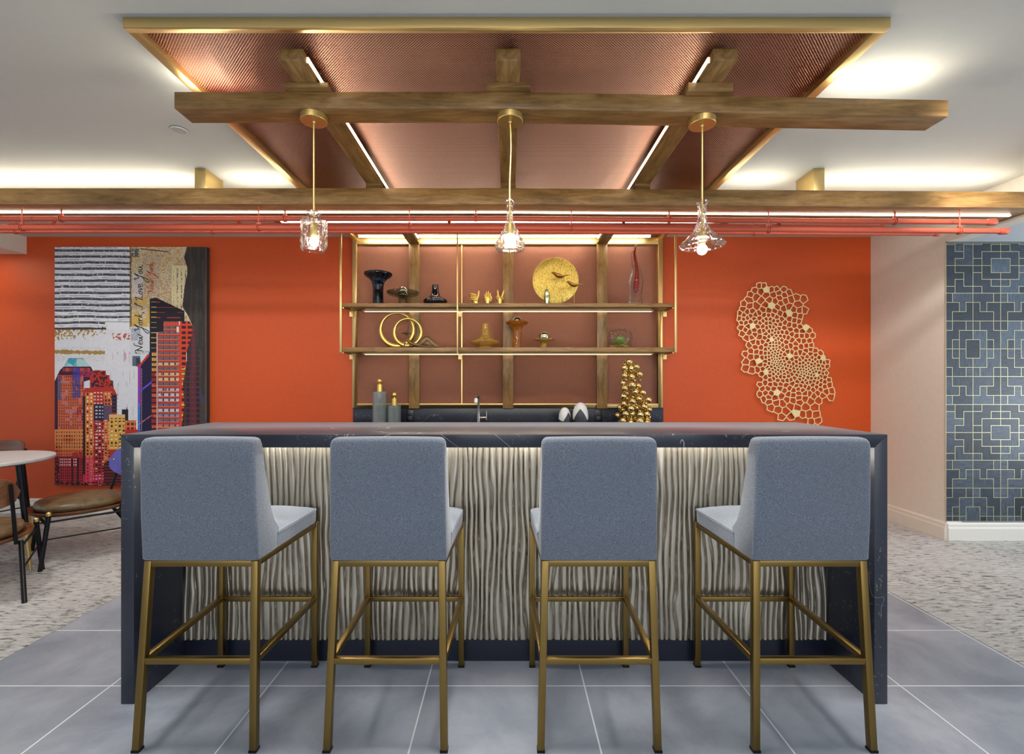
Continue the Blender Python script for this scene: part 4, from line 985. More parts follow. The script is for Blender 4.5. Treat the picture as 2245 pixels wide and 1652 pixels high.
# ================= large printed canvas =================
YA = 4.600; AX0, AX1, AY0, AY1 = 120.0, 452.5, 541.0, 1063.0
def canvas():
    CW = 1.0; nx = int((AX1 - AX0) / CW); ny = int((AY1 - AY0) / CW)
    xx = AX0 + (np.arange(nx) + 0.5) * (AX1 - AX0) / nx; yy = AY0 + (np.arange(ny) + 0.5) * (AY1 - AY0) / ny
    X, Y = np.meshgrid(xx, yy); img = np.zeros((ny, nx, 3))
    R = np.random.default_rng(5)
    def nz(sx, sy, seed=0):        # smooth noise, feature size in px
        r = np.random.default_rng(seed); gx, gy = int((AX1 - AX0) / sx) + 3, int((AY1 - AY0) / sy) + 3
        g = r.random((gy, gx)); u = (X - AX0) / sx; v = (Y - AY0) / sy; i = u.astype(int); j = v.astype(int); fu = u - i; fv = v - j
        fu = fu * fu * (3 - 2 * fu); fv = fv * fv * (3 - 2 * fv)
        return (g[j, i] * (1 - fu) + g[j, i + 1] * fu) * (1 - fv) + (g[j + 1, i] * (1 - fu) + g[j + 1, i + 1] * fu) * fv
    def put(mask, col, a=1.0):
        c = np.array(col, float); m_ = (mask * a)[..., None] if mask.dtype != bool else (mask[..., None] * a)
        img[:] = img * (1 - m_) + c * m_
    def poly(pts):
        ins = np.zeros(X.shape, bool); n = len(pts)
        for k in range(n):
            x0, y0 = pts[k]; x1, y1 = pts[(k + 1) % n]
            if y0 == y1: continue
            c = ((Y >= min(y0, y1)) & (Y < max(y0, y1))); xi_ = x0 + (Y - y0) * (x1 - x0) / (y1 - y0)
            ins ^= c & (X < xi_)
        return ins
    def rect(a, b, c, d): return (X >= a) & (X < b) & (Y >= c) & (Y < d)
    fine = R.random(X.shape); n1 = nz(9, 9, 1); n2 = nz(3, 3, 2); n3 = nz(30, 30, 3)
    put(np.ones(X.shape, bool), (226, 230, 238)); put(n2, (205, 210, 222), 0.35)
    # corrugated sheet
    reg_ = rect(120, 287, 541, 722); wob = nz(25, 20, 4) * 1.6 + nz(60, 30, 5) * 1.6
    ph = ((Y - 541 + wob) % 13.15) / 13.15
    put(reg_, (232, 234, 240)); put(reg_ & (ph > 0.50) & (ph < 0.99), (168, 173, 184)); put(reg_ & (ph > 0.60) & (ph < 0.96), (112, 118, 132)); put(reg_ & (ph > 0.68) & (ph < 0.93) & (n2 > .22), (62, 68, 82))
    put(reg_ & (ph > 0.22) & (ph < 0.32) & (n1 > .38), (160, 164, 180)); put(reg_ & (n2 > .86), (240, 242, 246), .7)
    put(rect(230, 287, 706, 722), (228, 232, 240)); put(rect(120, 232, 719 , 722) | (rect(215, 240, 714, 721) & (n2 > .5)), (50, 40, 40))
    # gold flaking
    g = rect(120, 232, 722, 760); put(g & (n2 * 0.8 + (Y - 722) / 60 + (X - 120) / 420 < 0.62), (176, 146, 84)); put(g & (n2 * .8 + (Y - 722) / 50 + (X - 120) / 350 < 0.42), (142, 112, 62))
    put(rect(120, 230, 766 , 780) & (np.abs(Y - 771 - (X - 120) * .015) < 2.5 + 3 * n2), (162, 132, 64)); put(rect(120, 230, 760, 792) & (fine > .78), (190, 174, 140), .6)
    # scratches of red on white
    s_ = rect(232, 330, 730, 960); st = nz(2.2, 40, 7); put(s_ & (st > .86), (188, 120, 130), .55); put(s_ & (nz(3, 26, 8) > .9) & (Y < 800), (176, 60, 48), .8)
    put(rect(246, 286, 730, 745) & (n2 > .6), (186, 70, 50), .85); put(rect(255, 300, 800, 950) & (nz(2.0, 60, 9) > .88), (150, 90, 110), .5)
    # gilded paper at the upper right
    p_ = rect(287, 452, 541, 716) ; put(p_, (196, 176, 128)); n4 = nz(1.6, 1.6, 41); put(p_ & (n4 > .52), (214, 204, 186), .9); put(p_ & (n1 > .5) & (n4 < .5), (190, 150, 74), .85); put(p_ & (fine > .7) & (n3 > .4), (150, 120, 110), .55)
    put(p_ & (X < 330) & (n1 > .45) & (Y > 650), (206, 172, 84), .8); put(rect(288, 314, 600, 650) & (n2 > .3), (206, 204, 208), .85)
    put(((Y * 1.0 % 3.2) < 1.1) & rect(312, 350, 560, 655) & (fine > .35), (140, 112, 112), .5)
    put(rect(289, 304, 545, 563) & (n2 > .35), (66, 92, 104), .9); put((np.abs(Y - (545 + (X - 308) * .11)) < 1.0) & rect(308, 368, 541, 556), (66, 34, 34))
    put((X > 284.5) & (X < 287.5 + n2 * 2) & (Y < 722), (110, 84, 46), .8)
    put(rect(376, 412, 582, 690), (222, 212, 168)); put(rect(380, 408, 588, 680) & (((X - 378) % 9) < 3.0) & (nz(3, 2.2, 12) > .55), (120, 92, 76), .8)
    put(rect(285, 330, 716, 800), (214, 218, 226)); put(rect(287, 308, 718, 746) & (n2 > .2), (168, 174, 190), .9)
    put(rect(290, 307, 780, 802), (84, 106, 124)); put(rect(298, 308, 784, 804) & (fine > .3), (40, 40, 64), .9); put(rect(292, 328, 768, 776) & (fine > .75), (90, 90, 110), .8)
    # right dark torn strip
    edge = [(409.8, 541), (403.5, 564), (410, 584), (410, 603), (404.4, 628), (400, 672), (413, 693), (421.7, 713), (421, 735), (409, 770), (410, 785), (404.5, 823), (401, 842), (404.5, 889), (398, 933), (396, 1063), (452.6, 1063), (452.6, 541)]
    dark = poly(edge)
    # buildings ------------------------------------------------------
    black = (22, 18, 34)
    tw = poly([(328, 655), (342, 652), (404, 681), (404, 702), (404, 960), (328, 960)]); put(tw, black)
    put(tw & rect(331, 343, 655, 770) & ((Y % 11.2) < 1.6), (196, 170, 70)); put(rect(344, 402, 660, 702) & tw & ((Y % 11.4) < 1.3) & (n1 > .4), (190, 60, 50), .9)
    body = poly([(345, 727), (358.5, 727), (358.5, 704), (415, 704), (421, 713), (421, 735), (409, 770), (408, 800), (403, 842), (404, 889), (398, 940), (345, 960)])
    put(body, (196, 52, 34))
    fl = ((Y - 734) % 11.3); win = body & (X > 345) & (X < 392) & (fl > 2.6) & (fl < 9.3)
    put(win, (56, 22, 36)); wx = ((X - 346) % 13.0); k = ((Y - 734) // 11.3).astype(int)
    ck = {5: (222, 206, 110), 7: (214, 196, 76), 8: (220, 200, 120), 10: (176, 190, 220), 11: (196, 212, 230), 12: (190, 212, 236), 13: (40, 56, 140), 14: (190, 214, 232), 15: (96, 120, 190), 16: (70, 60, 120), 17: (206, 90, 50), 18: (120, 40, 60), 20: (210, 170, 90)}
    for kk, c in ck.items(): put(win & (k == kk) & (fl > 4) & (wx > 1.5) & (wx < 10.5) & (n1 > .18), c, .92)
    put(win & ((wx % 3.25) < 1.0), (226, 206, 206), .8); put(body & (X < 392) & (fl > 9.3) & (fl < 10.5), (226, 190, 150), .7)
    put(rect(359, 415, 706, 714), (214, 70, 50)); put(rect(392, 400, 704, 712) | rect(387, 392, 716, 728), (236, 222, 214))
    cw = body & (X > 394); put(cw, (212, 66, 42)); put(cw & (X > 398) & (X < 407) & (fl > 3) & (fl < 9), (50, 24, 34)); put(cw & (X > 411) & (fl > 3) & (fl < 9), (60, 28, 34)); put(cw & (X > 398) & (X < 407) & (fl > 3.5) & (fl < 8) & (nz(20, 12, 15) > .6), (204, 196, 70))
    lw = rect(331, 343.5, 768, 955); put(lw & ((Y % 11.3) > 3), (150, 36, 40)); put(lw & ((Y % 11.3) > 4.5) & ((X % 3.2) > 1) & (Y < 812), (200, 190, 80)); put(lw & ((Y % 11.3) > 4.5) & ((X % 3.2) > 1) & (Y >= 812) & (n1 > .45), (216, 110, 52))
    put(np.abs(X - 344.2) < .8, (230, 200, 190), .0 + 1.0) if False else None
    put(rect(343.6, 345, 728, 950), (226, 196, 196))
    mid = poly([(304, 800), (312, 792), (324, 782), (328, 770), (332, 770), (332, 960), (302, 960), (302, 803)]); put(mid, (24, 20, 62)); put(poly([(300, 800), (308, 796), (324, 776), (328, 779), (314, 795), (308, 803), (300, 803)]), (196, 50, 40))
    put(rect(302.5, 308, 803, 890), (176, 46, 150)); put(rect(305, 307.5, 803, 950), (110, 70, 220)); put(rect(303.5, 307.5, 885, 945), (60, 130, 230)); put(rect(309, 311, 806, 945) & ((Y % 4) < 2), (220, 160, 170))
    put(np.abs((Y - 855) + (X - 315) * .8) < 1.6 , (84, 70, 200), 1.0) if False else None
    put(mid & (np.abs(Y - (852 - (X - 313) * .75)) < 2.4), (92, 80, 210)); put(mid & (np.abs(Y - (925 - (X - 311) * .7)) < 1.5) & (fine > .3), (200, 120, 140))
    # left tower
    def wing(mask, x0, y0, px_, py_, wx0, wy0, base, w_, var=None):
        put(mask, base); q = mask & (((X - x0) % px_) > wx0) & (((Y - y0) % py_) > wy0); put(q, w_); return q
    t1 = poly([(131, 812), (140, 803), (199, 803), (204, 812), (206, 830), (184, 836), (184, 941), (120, 941), (120, 835)])
    put(t1, (60, 20, 50)); b1 = rect(127, 183, 822, 941); q = wing(b1, 127, 822, 5.0, 6.2, 1.7, 1.8, (212, 84, 50), (84, 26, 52))
    put(b1 & (n3 > .5), (226, 140, 70), .35); put(q & (n1 > .72), (170, 150, 190), .8); put(rect(158, 176, 822, 872) & (n2 > .15), (36, 58, 168), .62); put(rect(126, 134, 828, 876), (34, 90, 170), .55)
    put(rect(136, 198, 806, 814) & ((X % 3.2) < 1.7), (222, 90, 80)); put(rect(170, 206, 812, 826) & (n2 > .3), (178, 44, 90), .8); put(rect(160, 176, 805, 826), (52, 66, 190), .6)
    dome = poly([(140.5, 802), (149.5, 785), (182, 785), (199, 802)]); put(dome, (120, 196, 206)); put(dome & (n1 > .5), (190, 222, 220), .8); put(dome & (X < 168) & (n2 > .5), (30, 150, 190), .7); put(dome & (np.abs(Y - 785.5) < 1), (50, 60, 140))
    low = rect(120, 182, 941, 1003); wing(low, 120, 941, 5.6, 8.2, 3.0, 3.6, (220, 118, 60), (40, 18, 28)); put(low & (n3 > .45), (236, 170, 96), .4); put(low & (Y > 985), (204, 60, 60), .4)
    # second tower
    t2 = poly([(186, 850), (197, 850), (197, 826), (207, 811), (232, 812), (233, 822), (240, 822), (241, 833), (248, 834), (249, 850), (256, 864), (256, 1063), (182, 1063), (182, 860)]); put(t2, (186, 48, 36))
    put(rect(205, 248, 813, 848) & t2 & (n2 > .52), (58, 22, 34)); put(rect(200, 206, 838, 848), (40, 30, 70))
    g2 = rect(187, 205, 860, 1063); wing(g2, 187, 858, 7.6, 7.7, 3.1, 3.3, (226, 128, 56), (56, 20, 36)); put(g2 & (((X - 187) % 7.6) > 3.1) & (((Y - 858) % 7.7) > 3.3) & (nz(8, 8, 21) > .45), (246, 224, 190), .95)
    put(g2 & (Y > 1000), (210, 30, 96), .55)
    g3 = rect(205, 227, 885, 1063); wing(g3, 206, 886, 7.8, 7.5, 2.8, 3.0, (176, 40, 38), (40, 16, 34)); put(g3 & (((X - 206) % 7.8) > 2.8) & (((Y - 886) % 7.5) > 3.6) & (nz(9, 8, 22) > .6), (232, 222, 220), .95); put(rect(205, 228, 885, 922), (22, 26, 66), .75); put(rect(207, 226, 890, 915) & (((Y - 886) % 7.5) > 4) & (((X - 206) % 7.8) > 3), (190, 214, 240)); put(rect(227, 244, 888, 920), (32, 96, 150), .6)
    g4 = rect(227, 246, 858, 888) | rect(227, 240, 920, 1015); wing(g4, 228, 858, 6.5, 7.2, 2.6, 3.0, (222, 110, 60), (60, 22, 38)); put(g4 & (((X - 228) % 6.5) > 2.6) & (((Y - 858) % 7.2) > 3.0) & (nz(7, 7, 23) > .5), (240, 210, 160), .9)
    put(rect(206, 227, 855, 885) & (((X % 7) > 3) & ((Y % 7.5) > 4)), (236, 220, 214), .9); put(rect(245, 256, 864, 905), (26, 26, 54)); put(rect(182, 187.5, 868, 1040), (24, 16, 30))
    put(rect(246, 258, 862, 905) & ((Y % 8) < 2), (150, 60, 60), .7)
    # yellow block and neighbours
    put(rect(267, 281, 897, 922) | rect(277.5, 279.5, 893, 898), (26, 24, 40)); yb_ = rect(239, 274, 908, 985); put(yb_, (226, 172, 70)); put(rect(239, 274, 908, 915), (222, 188, 130)); put(yb_ & (Y > 916) & (((X - 239) % 8.6) > 4.2) & (((Y - 918) % 9.2) > 4.2), (66, 34, 44)); put(yb_ & (Y > 925) & (((X - 239) % 8.6) > 4.6) & (((Y - 918) % 9.2) > 5.6) & (nz(9, 9, 24) > .4), (240, 226, 190))
    ob = rect(274, 298, 921, 941); put(ob, (226, 120, 60)); put(ob & (((X - 275) % 9) > 3.5) & (((Y - 922) % 10) > 4), (90, 34, 34)); put(rect(274, 303, 941, 960), (196, 36, 44))
    # lower front blocks
    lb = rect(120, 182, 1000, 1063); put(lb, (168, 34, 44)); put(lb & (((X - 122) % 4.6) > 2.2) & (((Y - 1003) % 5.8) > 2.6), (46, 14, 30)); put(rect(131, 170, 1003, 1020) & (((X) % 4.3) > 2) & ((Y % 6) > 3.2), (240, 214, 224)); put(rect(120, 130, 1000, 1063) & (n2 > .45), (40, 14, 26)); put(rect(157, 160, 1005, 1063) | rect(169, 173, 1003, 1063), (28, 12, 26))
    put(rect(158, 181, 990, 1003) & (n2 > .3), (166, 44, 44)); put(rect(182, 256, 1040, 1063) & (n2 > .45), (214, 40, 110), .55)
    col = poly([(227, 1016), (236, 1009), (260, 1008), (300, 1030), (300, 1063), (227, 1063)]); put(col, (66, 16, 32)); put(col & ((Y % 6.5) < 1.4), (150, 40, 44)); put(col & ((X % 5) < 1.4) & ((Y % 6.5) > 3), (24, 10, 20))
    put(rect(120, 300, 1056, 1063) & (n2 > .5), (20, 12, 20))
    put(rect(240, 452, 985, 1063) & ~col & (X > 256), (44, 20, 40))
    # dark strip on top of everything, with ghost windows
    put(dark, (50, 46, 46)); put(dark & (nz(3, 50, 31) > .6), (72, 66, 56), .6); gh = dark & (Y > 715) & (X < 440)
    gl = np.clip((Y - 715) / 150, 0, 1) * gh; put(gl * ((((X - 404) % 11) > 4) & (((Y - 720) % 11.5) > 3)), (26, 20, 40), .8); put(gl * ((((X - 404) % 11) <= 4) | (((Y - 720) % 11.5) <= 3)), (110, 34, 50), .55)
    put(gh & (np.abs(X - 423) < 3.5), (150, 44, 60), .5); put(dark & (nz(8, 16, 33) > .62) & (Y > 800) & (X > 436), (58, 64, 110), .5)
    put(dark & (X > 450.8), (120, 112, 96), .6)
    img_ = np.clip(img + (fine[..., None] - .5) * 10, 0, 255) / 255
    lin = np.where(img_ <= .04045, img_ / 12.92, ((img_ + .055) / 1.055) ** 2.4)
    # mesh: one face of small quads
    gx = PX(AX0 + np.arange(nx + 1) * (AX1 - AX0) / nx, YA); gz = PZ(AY0 + np.arange(ny + 1) * (AY1 - AY0) / ny, YA)
    GX, GZ = np.meshgrid(gx, gz); t = thing('wall_art', 'large printed canvas of a collaged city skyline with handwritten words on the red wall', 'picture', (float(gx[0] + gx[-1]) / 2, YA, float(gz[-1])))
    tag(t, 'large printed city skyline canvas with handwritten words on the red wall', 'picture')
    off = t.location; co = np.stack([GX - off.x, np.full_like(GX, YA - 0.0004 - off.y), GZ - off.z], -1).reshape(-1, 3)
    ii = (np.arange(ny)[:, None] * (nx + 1) + np.arange(nx)[None, :]).reshape(-1)
    quads = np.stack([ii, ii + nx + 1, ii + nx + 2, ii + 1], -1)
    me = bpy.data.meshes.new('printed_face'); me.vertices.add(len(co)); me.vertices.foreach_set('co', co.reshape(-1))
    me.loops.add(quads.size); me.loops.foreach_set('vertex_index', quads.reshape(-1)); me.polygons.add(len(quads)); me.polygons.foreach_set('loop_start', np.arange(len(quads)) * 4); me.update()
    ca = me.color_attributes.new('Col', 'FLOAT_COLOR', 'CORNER')
    c4 = np.concatenate([lin.reshape(-1, 3), np.ones((nx * ny, 1))], 1).repeat(4, axis=0); ca.data.foreach_set('color', c4.reshape(-1)); me.materials.append(M['canvas'])
    o = bpy.data.objects.new('printed_face', me); COL.objects.link(o); o.parent = t
    MB().box(gx[0], gx[-1], YA, YW - 0.001, gz[-1], gz[0]).build('stretched_canvas', plain('canvas_edge', C(58, 54, 56), 0.8, 0, 60, 0.2, 0.1), t)
    # handwriting, reading upwards: pen strokes laid as thin inked ribbons
    G = {'N': ([[(-6, 14), (-3, 17), (1, 17.5), (2, 14), (0, 0)], [(1, 16), (5, 9), (9, 1)], [(9, 0), (11, 9), (14, 19), (17, 21), (19, 20)]], 15),
         'e': ([[(0, 4), (4, 6), (6, 8.5), (4, 10), (1.5, 8), (0.5, 3.5), (2, .5), (5, .8), (8, 3)]], 8),
         'w': ([[(0, 9), (1.5, 3), (3, .5), (6, 4), (8, 9), (7.5, 3), (9, .5), (13, 5), (15, 11), (18, 12)]], 15),
         'Y': ([[(0, 16), (2, 20), (4, 18), (4, 12), (6, 9), (10, 13), (16, 21)], [(16, 21), (10, 8), (4, -6), (-1, -14), (-5, -14), (-4, -9), (3, -2), (10, 2)]], 14),
         'o': ([[(5, 9), (1.5, 7), (0.5, 3), (2, .5), (5, 1.5), (6.5, 5), (5, 9), (8, 8.5)]], 8),
         'r': ([[(0, 8), (2, 9), (2, 5), (1, 0)], [(1.5, 3), (4, 8), (7, 9.5), (8, 7.5)]], 8),
         'k': ([[(1, 0), (4, 10), (7, 20)], [(9, 10), (3, 5), (6, 3), (10, 0)]], 11),
         ',': ([[(1, 1.5), (1.5, -1), (-1, -5)]], 4),
         'I': ([[(-4, 3), (-2, .5), (2, 1), (5, 8), (9, 18), (11, 20), (12, 17), (8, 14)]], 12),
         'L': ([[(0, 13), (-1, 16), (3, 16), (5, 18), (3, 10), (-1, 1), (3, 2.5), (8, .5), (13, 1)]], 12),
         'v': ([[(0, 8.5), (2, 9), (3, 0.5), (6, 5), (8, 10), (11, 9)]], 9),
         'u': ([[(0, 8), (2, 9), (1.5, 3), (3, .5), (6, 4), (8.5, 9), (8, 3), (10, .5), (13, 3)]], 13)}
    def write(text, xb, y0, sc, adv, mat, name, lw):
        m = MB(); s = 0.0
        def smooth(p, n=5):
            p = [Vector((a, b, 0)) for a, b in p]; out = []
            for i in range(len(p) - 1):
                a, b, c, d = p[max(i - 1, 0)], p[i], p[i + 1], p[min(i + 2, len(p) - 1)]
                for q in range(n):
                    u = q / n; out.append(0.5 * ((2 * b) + (c - a) * u + (2 * a - 5 * b + 4 * c - d) * u * u + (3 * b - a - 3 * c + d) * u ** 3))
            return out + [p[-1]]
        for ch in text:
            if ch == ' ': s += 7 * adv; continue
            st, w_ = G[ch]
            for path in st:
                pts = smooth([(a * sc, b * sc) for a, b in path]); vs_ = []; fs = []
                for i, p in enumerate(pts):
                    d = (pts[min(i + 1, len(pts) - 1)] - pts[max(i - 1, 0)]); d = d.normalized() if d.length else Vector((1, 0, 0))
                    hw = lw * (0.75 + 0.5 * abs(d.y)) * (0.5 if i in (0, len(pts) - 1) else 1)
                    for sg in (1, -1):
                        a = s + p.x + -d.y * hw * sg; b = p.y + d.x * hw * sg
                        vs_.append((float(PX(xb - b, YA)), YA - 0.0012, float(PZ(y0 - a, YA))))
                for i in range(len(pts) - 1): fs.append((2 * i, 2 * i + 1, 2 * i + 3, 2 * i + 2))
                m.add(vs_, fs)
            s += w_ * adv * sc
        m.build(name, mat, t, smooth=False, weld=False)
        return s
    write('New York, I Love You', 313.0, 769, 0.92, 1.04, M['ink'], 'black_lettering', 0.75)
    write('New York', 337.0, 640, 0.74, 0.98, M['redink'], 'red_lettering', 0.6)
canvas()

# ================= gold cell lattice on the wall =================
def lattice():
    z = 1478 / 340.0; Y = 4.612
    O = [(455, 190), (530, 195), (600, 235), (700, 215), (850, 270), (905, 350), (890, 440), (870, 580), (960, 610), (1015, 690), (960, 740), (1010, 800), (1110, 920), (1100, 1000), (1135, 1090), (1190, 1160), (1180, 1250), (1060, 1300), (1045, 1400), (1025, 1510), (900, 1498), (790, 1440), (740, 1475), (640, 1445), (540, 1415), (520, 1300), (450, 1270), (450, 1170), (485, 1060), (430, 1050), (330, 1025), (290, 970), (296, 850), (345, 750), (275, 665), (280, 560), (250, 520), (230, 470), (240, 400), (280, 335), (340, 265), (410, 215)]
    O = np.array(O, float)
    def inside(P):
        c = np.zeros(len(P), bool); n = len(O)
        for k in range(n):
            (x0, y0), (x1, y1) = O[k], O[(k + 1) % n]
            if y0 == y1: continue
            q = (P[:, 1] >= min(y0, y1)) & (P[:, 1] < max(y0, y1)); c ^= q & (P[:, 0] < x0 + (P[:, 1] - y0) * (x1 - x0) / (y1 - y0))
        return c
    def size(P):       # wanted cell width
        x, y = P[:, 0], P[:, 1]
        g = lambda cx, cy, sx, sy: np.exp(-((x - cx) / sx) ** 2 - ((y - cy) / sy) ** 2)
        s = 50 - 26 * g(600, 800, 95, 260) - 24 * g(950, 1020, 170, 170) - 14 * g(430, 530, 150, 80) - 12 * g(700, 980, 200, 110) + 22 * g(820, 350, 120, 90) + 16 * g(400, 340, 170, 90) + 20 * g(360, 960, 90, 80) + 26 * g(650, 1400, 180, 80) + 24 * g(990, 1380, 120, 120) + 14 * g(1150, 1200, 60, 80) + 8 * g(980, 700, 60, 60)
        return np.clip(s, 19, 80)
    R = np.random.default_rng(3); pts = []
    cand = np.stack([R.uniform(130, 1290, 60000), R.uniform(80, 1610, 60000)], 1); sz = size(cand) * 0.92
    acc = np.zeros((0, 2))
    for i in range(len(cand)):
        p = cand[i]
        if len(acc) == 0 or (((acc - p) ** 2).sum(1) > sz[i] ** 2 * 0.80).all(): acc = np.vstack([acc, p])
        if len(acc) > 1600: break
    P = acc
    gxx, gyy = np.meshgrid(np.arange(130, 1290, 9.0), np.arange(80, 1610, 9.0)); S = np.stack([gxx.ravel(), gyy.ravel()], 1); W = size(S) ** -3.0
    for _ in range(3):
        near = np.empty(len(S), int)
        for a in range(0, len(S), 2000):
            near[a:a + 2000] = (((S[a:a + 2000, None, :] - P[None]) ** 2).sum(2)).argmin(1)
        for c in (0, 1):
            num = np.bincount(near, W * S[:, c], len(P)); den = np.bincount(near, W, len(P)); P[:, c] = np.where(den > 0, num / np.maximum(den, 1e-12), P[:, c])
    keep = inside(P)
    vo, eo, fo, *_ = delaunay_2d_cdt([Vector(p) for p in P], [], [], 0, 1e-6)
    V = np.array([tuple(v) for v in vo]); kp = inside(V)
    cc = []; em = {}
    for k, f in enumerate(fo):
        (ax, ay), (bx, by), (cx, cy) = V[f[0]], V[f[1]], V[f[2]]
        d = 2 * (ax * (by - cy) + bx * (cy - ay) + cx * (ay - by))
        if abs(d) < 1e-6: cc.append(((ax + bx + cx) / 3, (ay + by + cy) / 3))
        else: cc.append((((ax * ax + ay * ay) * (by - cy) + (bx * bx + by * by) * (cy - ay) + (cx * cx + cy * cy) * (ay - by)) / d, ((ax * ax + ay * ay) * (cx - bx) + (bx * bx + by * by) * (ax - cx) + (cx * cx + cy * cy) * (bx - ax)) / d))
        for a, b in ((f[0], f[1]), (f[1], f[2]), (f[2], f[0])): em.setdefault((min(a, b), max(a, b)), []).append(k)
    wx = lambda q: PX(1560 + q / z, Y); wz = lambda q: PZ(580 + q / z, Y)
    t = thing('wall_sculpture', 'pale gold honeycomb lattice sculpture on the red wall', 'wall sculpture', (wx(720), Y, wz(1510)))
    m = MB(); hw = 0.0041
    for (a, b), ks in em.items():
        if len(ks) != 2 or not (kp[a] or kp[b]): continue
        p, q = cc[ks[0]], cc[ks[1]]; p = Vector((wx(p[0]), wz(p[1]))); q = Vector((wx(q[0]), wz(q[1]))); d = q - p
        if d.length < 1e-5 or d.length > 0.15: continue
        d.normalize(); n_ = Vector((-d.y, d.x)) * hw; p = p - d * hw * .8; q = q + d * hw * .8
        m.prism([(p.x + n_.x, p.y + n_.y), (q.x + n_.x, q.y + n_.y), (q.x - n_.x, q.y - n_.y), (p.x - n_.x, p.y - n_.y)], 'y', Y + len(m.v) % 13 * 0.00012, Y + 0.006)
    m.build('lattice', M['hexgold'], t, smooth=False, weld=False)
    for fx, fy in ((532, 210), (560, 365), (725, 460), (402, 588), (882, 614), (576, 698), (728, 878), (448, 900), (1054, 884), (506, 1022), (1014, 1062), (616, 1194), (832, 1402)):
        i = int(((V - np.array([fx, fy])) ** 2).sum(1).argmin()); ks = [k for k, f in enumerate(fo) if i in f]
        c0 = V[i]; ring = sorted([cc[k] for k in ks], key=lambda q: math.atan2(q[1] - c0[1], q[0] - c0[0]))
        if len(ring) < 3: continue
        s = min(1.0, 20.0 / max(1, np.mean([math.hypot(q[0] - c0[0], q[1] - c0[1]) for q in ring])))
        pl = MB().prism([(wx(c0[0] + (q[0] - c0[0])), wz(c0[1] + (q[1] - c0[1]))) for q in ring], 'y', Y - 0.002, Y + 0.006).build('filled_cell', M['hexgold'], t, smooth=False)
        MB().tube([(wx(c0[0]), Y + .006, wz(c0[1])), (wx(c0[0]), YW, wz(c0[1]))], 0.004, 8).build('standoff', M['hexgold'], pl)
lattice()
# ================= round table and lounge chairs at the left =================
def round_table():
    xc, yc, r = -3.706, 3.24, 0.45
    t = thing('round_table', 'round pale stone table with black and brass legs at the left edge', 'table', (xc, yc, 0.002))
    MB().lathe([(.0003, .724), (r - .012, .724), (r, .732), (r, .746), (r - .004, .75), (.0003, .75)], (xc, yc, 0), 96).build('tabletop', M['table'], t, ang=40)
    for a in (-0.02, PI / 2, PI, -PI / 2):
        d = Vector((math.cos(a), math.sin(a), 0)); c = Vector((xc, yc, 0))
        p0 = c + d * 0.37 + Vector((0, 0, .724)); p1 = c + d * 0.455 + Vector((0, 0, .002)); pm = p0.lerp(p1, .63)
        l = MB().tube([p0, pm], [.0175, .0155], 16).build('leg', M['black'], t)
        MB().tube([pm, p1], [.0158, .0085], 16).build('brass_tip', M['brass'], l)
    MB().lathe([(.0003, .715), (.39, .715), (.39, .724), (.0003, .724)], (xc, yc, 0), 48).build('support_plate', M['black'], t)
round_table()
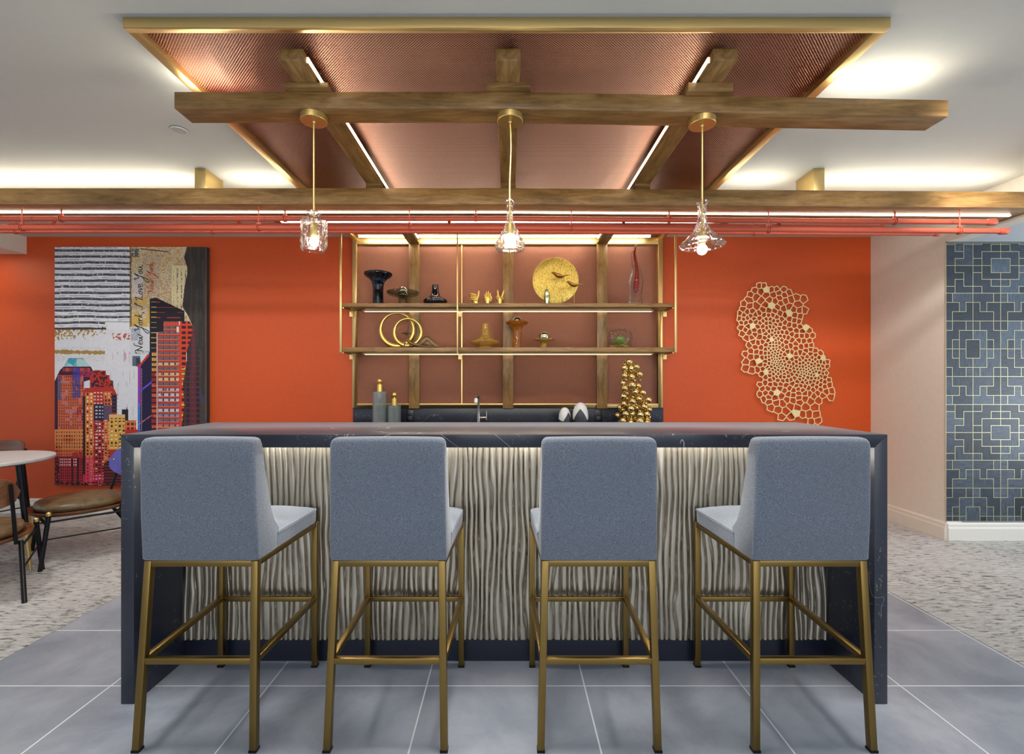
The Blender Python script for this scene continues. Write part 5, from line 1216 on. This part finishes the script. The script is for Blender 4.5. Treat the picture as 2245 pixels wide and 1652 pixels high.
def chair(name_label, loc, ang, zs, backmat, bw=0.27):
    """local frame: seat centre at the origin, backrest towards +u"""
    t = thing('lounge_chair', name_label, 'chair', (loc[0], loc[1], 0.002), 'walnut shell chairs at the round table')
    ca, sa = math.cos(ang), math.sin(ang); u = Vector((ca, sa, 0)); v = Vector((-sa, ca, 0)); c = Vector((loc[0], loc[1], 0))
    W = lambda a, b, z: c + u * a + v * b + Vector((0, 0, z))
    def disc(prof, ra, rb, z0, n=64, lip=0.0):
        vs_ = []; m_ = len(prof)
        for rr, z in prof:
            for k in range(n):
                th = 2 * PI * k / n; e = 0.86
                cx = math.copysign(abs(math.cos(th)) ** e, math.cos(th)); cy = math.copysign(abs(math.sin(th)) ** e, math.sin(th))
                dip = lip * (abs(cx) ** 3) * rr
                vs_.append(W(rr * ra * cx, rr * rb * cy, z0 + z + dip))
        return MB().add(vs_, [(i * n + k, i * n + (k + 1) % n, (i + 1) * n + (k + 1) % n, (i + 1) * n + k) for i in range(m_ - 1) for k in range(n)] + [tuple(range(n))[::-1], tuple(range((m_ - 1) * n, m_ * n))])
    disc([(.6, -.022), (.9, -.018), (1.0, .0), (1.0, .010), (.96, .012), (.90, .002), (.3, -.006)], .30, .29, zs).build('seat_shell', M['walnut'], t, ang=60)
    disc([(.78, .0), (.9, .006), (.945, .03), (.92, .052), (.80, .068), (.5, .078), (.1, .082)], .275, .265, zs).build('seat_cushion', M['leather'], t, ang=70)
    K_ = M['black']
    legs = []
    for a, b, a2, b2 in ((-.20, -.275, -.245, -.30), (-.20, .275, -.245, .30)):
        l = MB().tube([W(a, b, zs + .012), W(a2, b2, 0.002)], [.0145, .0125], 14).build('leg', K_, t)
        MB().lathe([(.015, -.006), (.015, .012), (.009, .020), (.0003, .022)], W(a, b, zs + .014), 16).build('brass_cap', M['brass'], l)
    for s in (-1, 1):
        MB().tube([W(.17, s * .262, zs - .02), W(.38, s * .31, 0.002)], [.0125, .0125], 14).build('leg', K_, t)
        l = MB().tube([W(.19, s * .245, zs - .03), W(.285 - .07 * (.235 / bw) ** 2 + .037, s * .235, zs + .34)], [.0105, .0095], 12).build('back_upright', K_, t)
    for s in (-1, 1):
        MB().tube([W(-.205, s * .278, zs - .035), W(.19, s * .278, zs - .035)], .007, 10).build('side_rail', K_, t)
        MB().tube([W(-.222, s * .287, zs - .15), W(.24, s * .288, zs - .16)], .005, 10).build('lower_rail', K_, t)
    MB().tube([W(-.205, -.278, zs - .035), W(-.205, .278, zs - .035)], .007, 10).build('front_rail', K_, t)
    # curved back plate
    n, m_ = 22, 8; vs_ = []
    for j in range(m_ + 1):
        q = j / m_ * 2 - 1
        for i in range(n + 1):
            p = i / n * 2 - 1; hh = 0.100 * max(0.0, 1 - abs(p) ** 5) ** 0.42 * (1.1 - 0.22 * p * p)
            vs_.append(W(.285 - .07 * p * p + .028 * q * hh / .08, p * bw, zs + .290 + q * hh))
    k = len(vs_); vs2 = [p_ + u * .011 for p_ in vs_]
    n1 = n + 1; fs = [(j * n1 + i, j * n1 + i + 1, (j + 1) * n1 + i + 1, (j + 1) * n1 + i) for j in range(m_) for i in range(n)]
    fs2 = [tuple(q + k for q in f[::-1]) for f in fs]
    ring = list(range(n1)) + [j * n1 + n for j in range(1, m_ + 1)] + [m_ * n1 + i for i in range(n - 1, -1, -1)] + [j * n1 for j in range(m_ - 1, 0, -1)]
    side = [(ring[i], ring[(i + 1) % len(ring)], ring[(i + 1) % len(ring)] + k, ring[i] + k) for i in range(len(ring))]
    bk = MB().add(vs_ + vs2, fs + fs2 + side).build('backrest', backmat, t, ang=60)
    for s in (-1, 1): MB().ball(W(.262 - .04, s * .19, zs + .295), .008, 1, 12, 8).build('rivet', M['brass'], bk)
    return t
chair('low chair with a tan round cushion and blue-lit backrest between table and bar', (-3.22, 3.58), 0.85, 0.355, M['bluelit_back'], 0.33)
chair('wooden-backed chair with its back to the camera, cut by the left photo edge', (-3.27, 2.86), -0.93, 0.335, M['walnut'])
chair('chair on the far side of the round table, mostly hidden behind its legs', (-4.52, 3.95), 1.35, 0.36, M['walnut'])
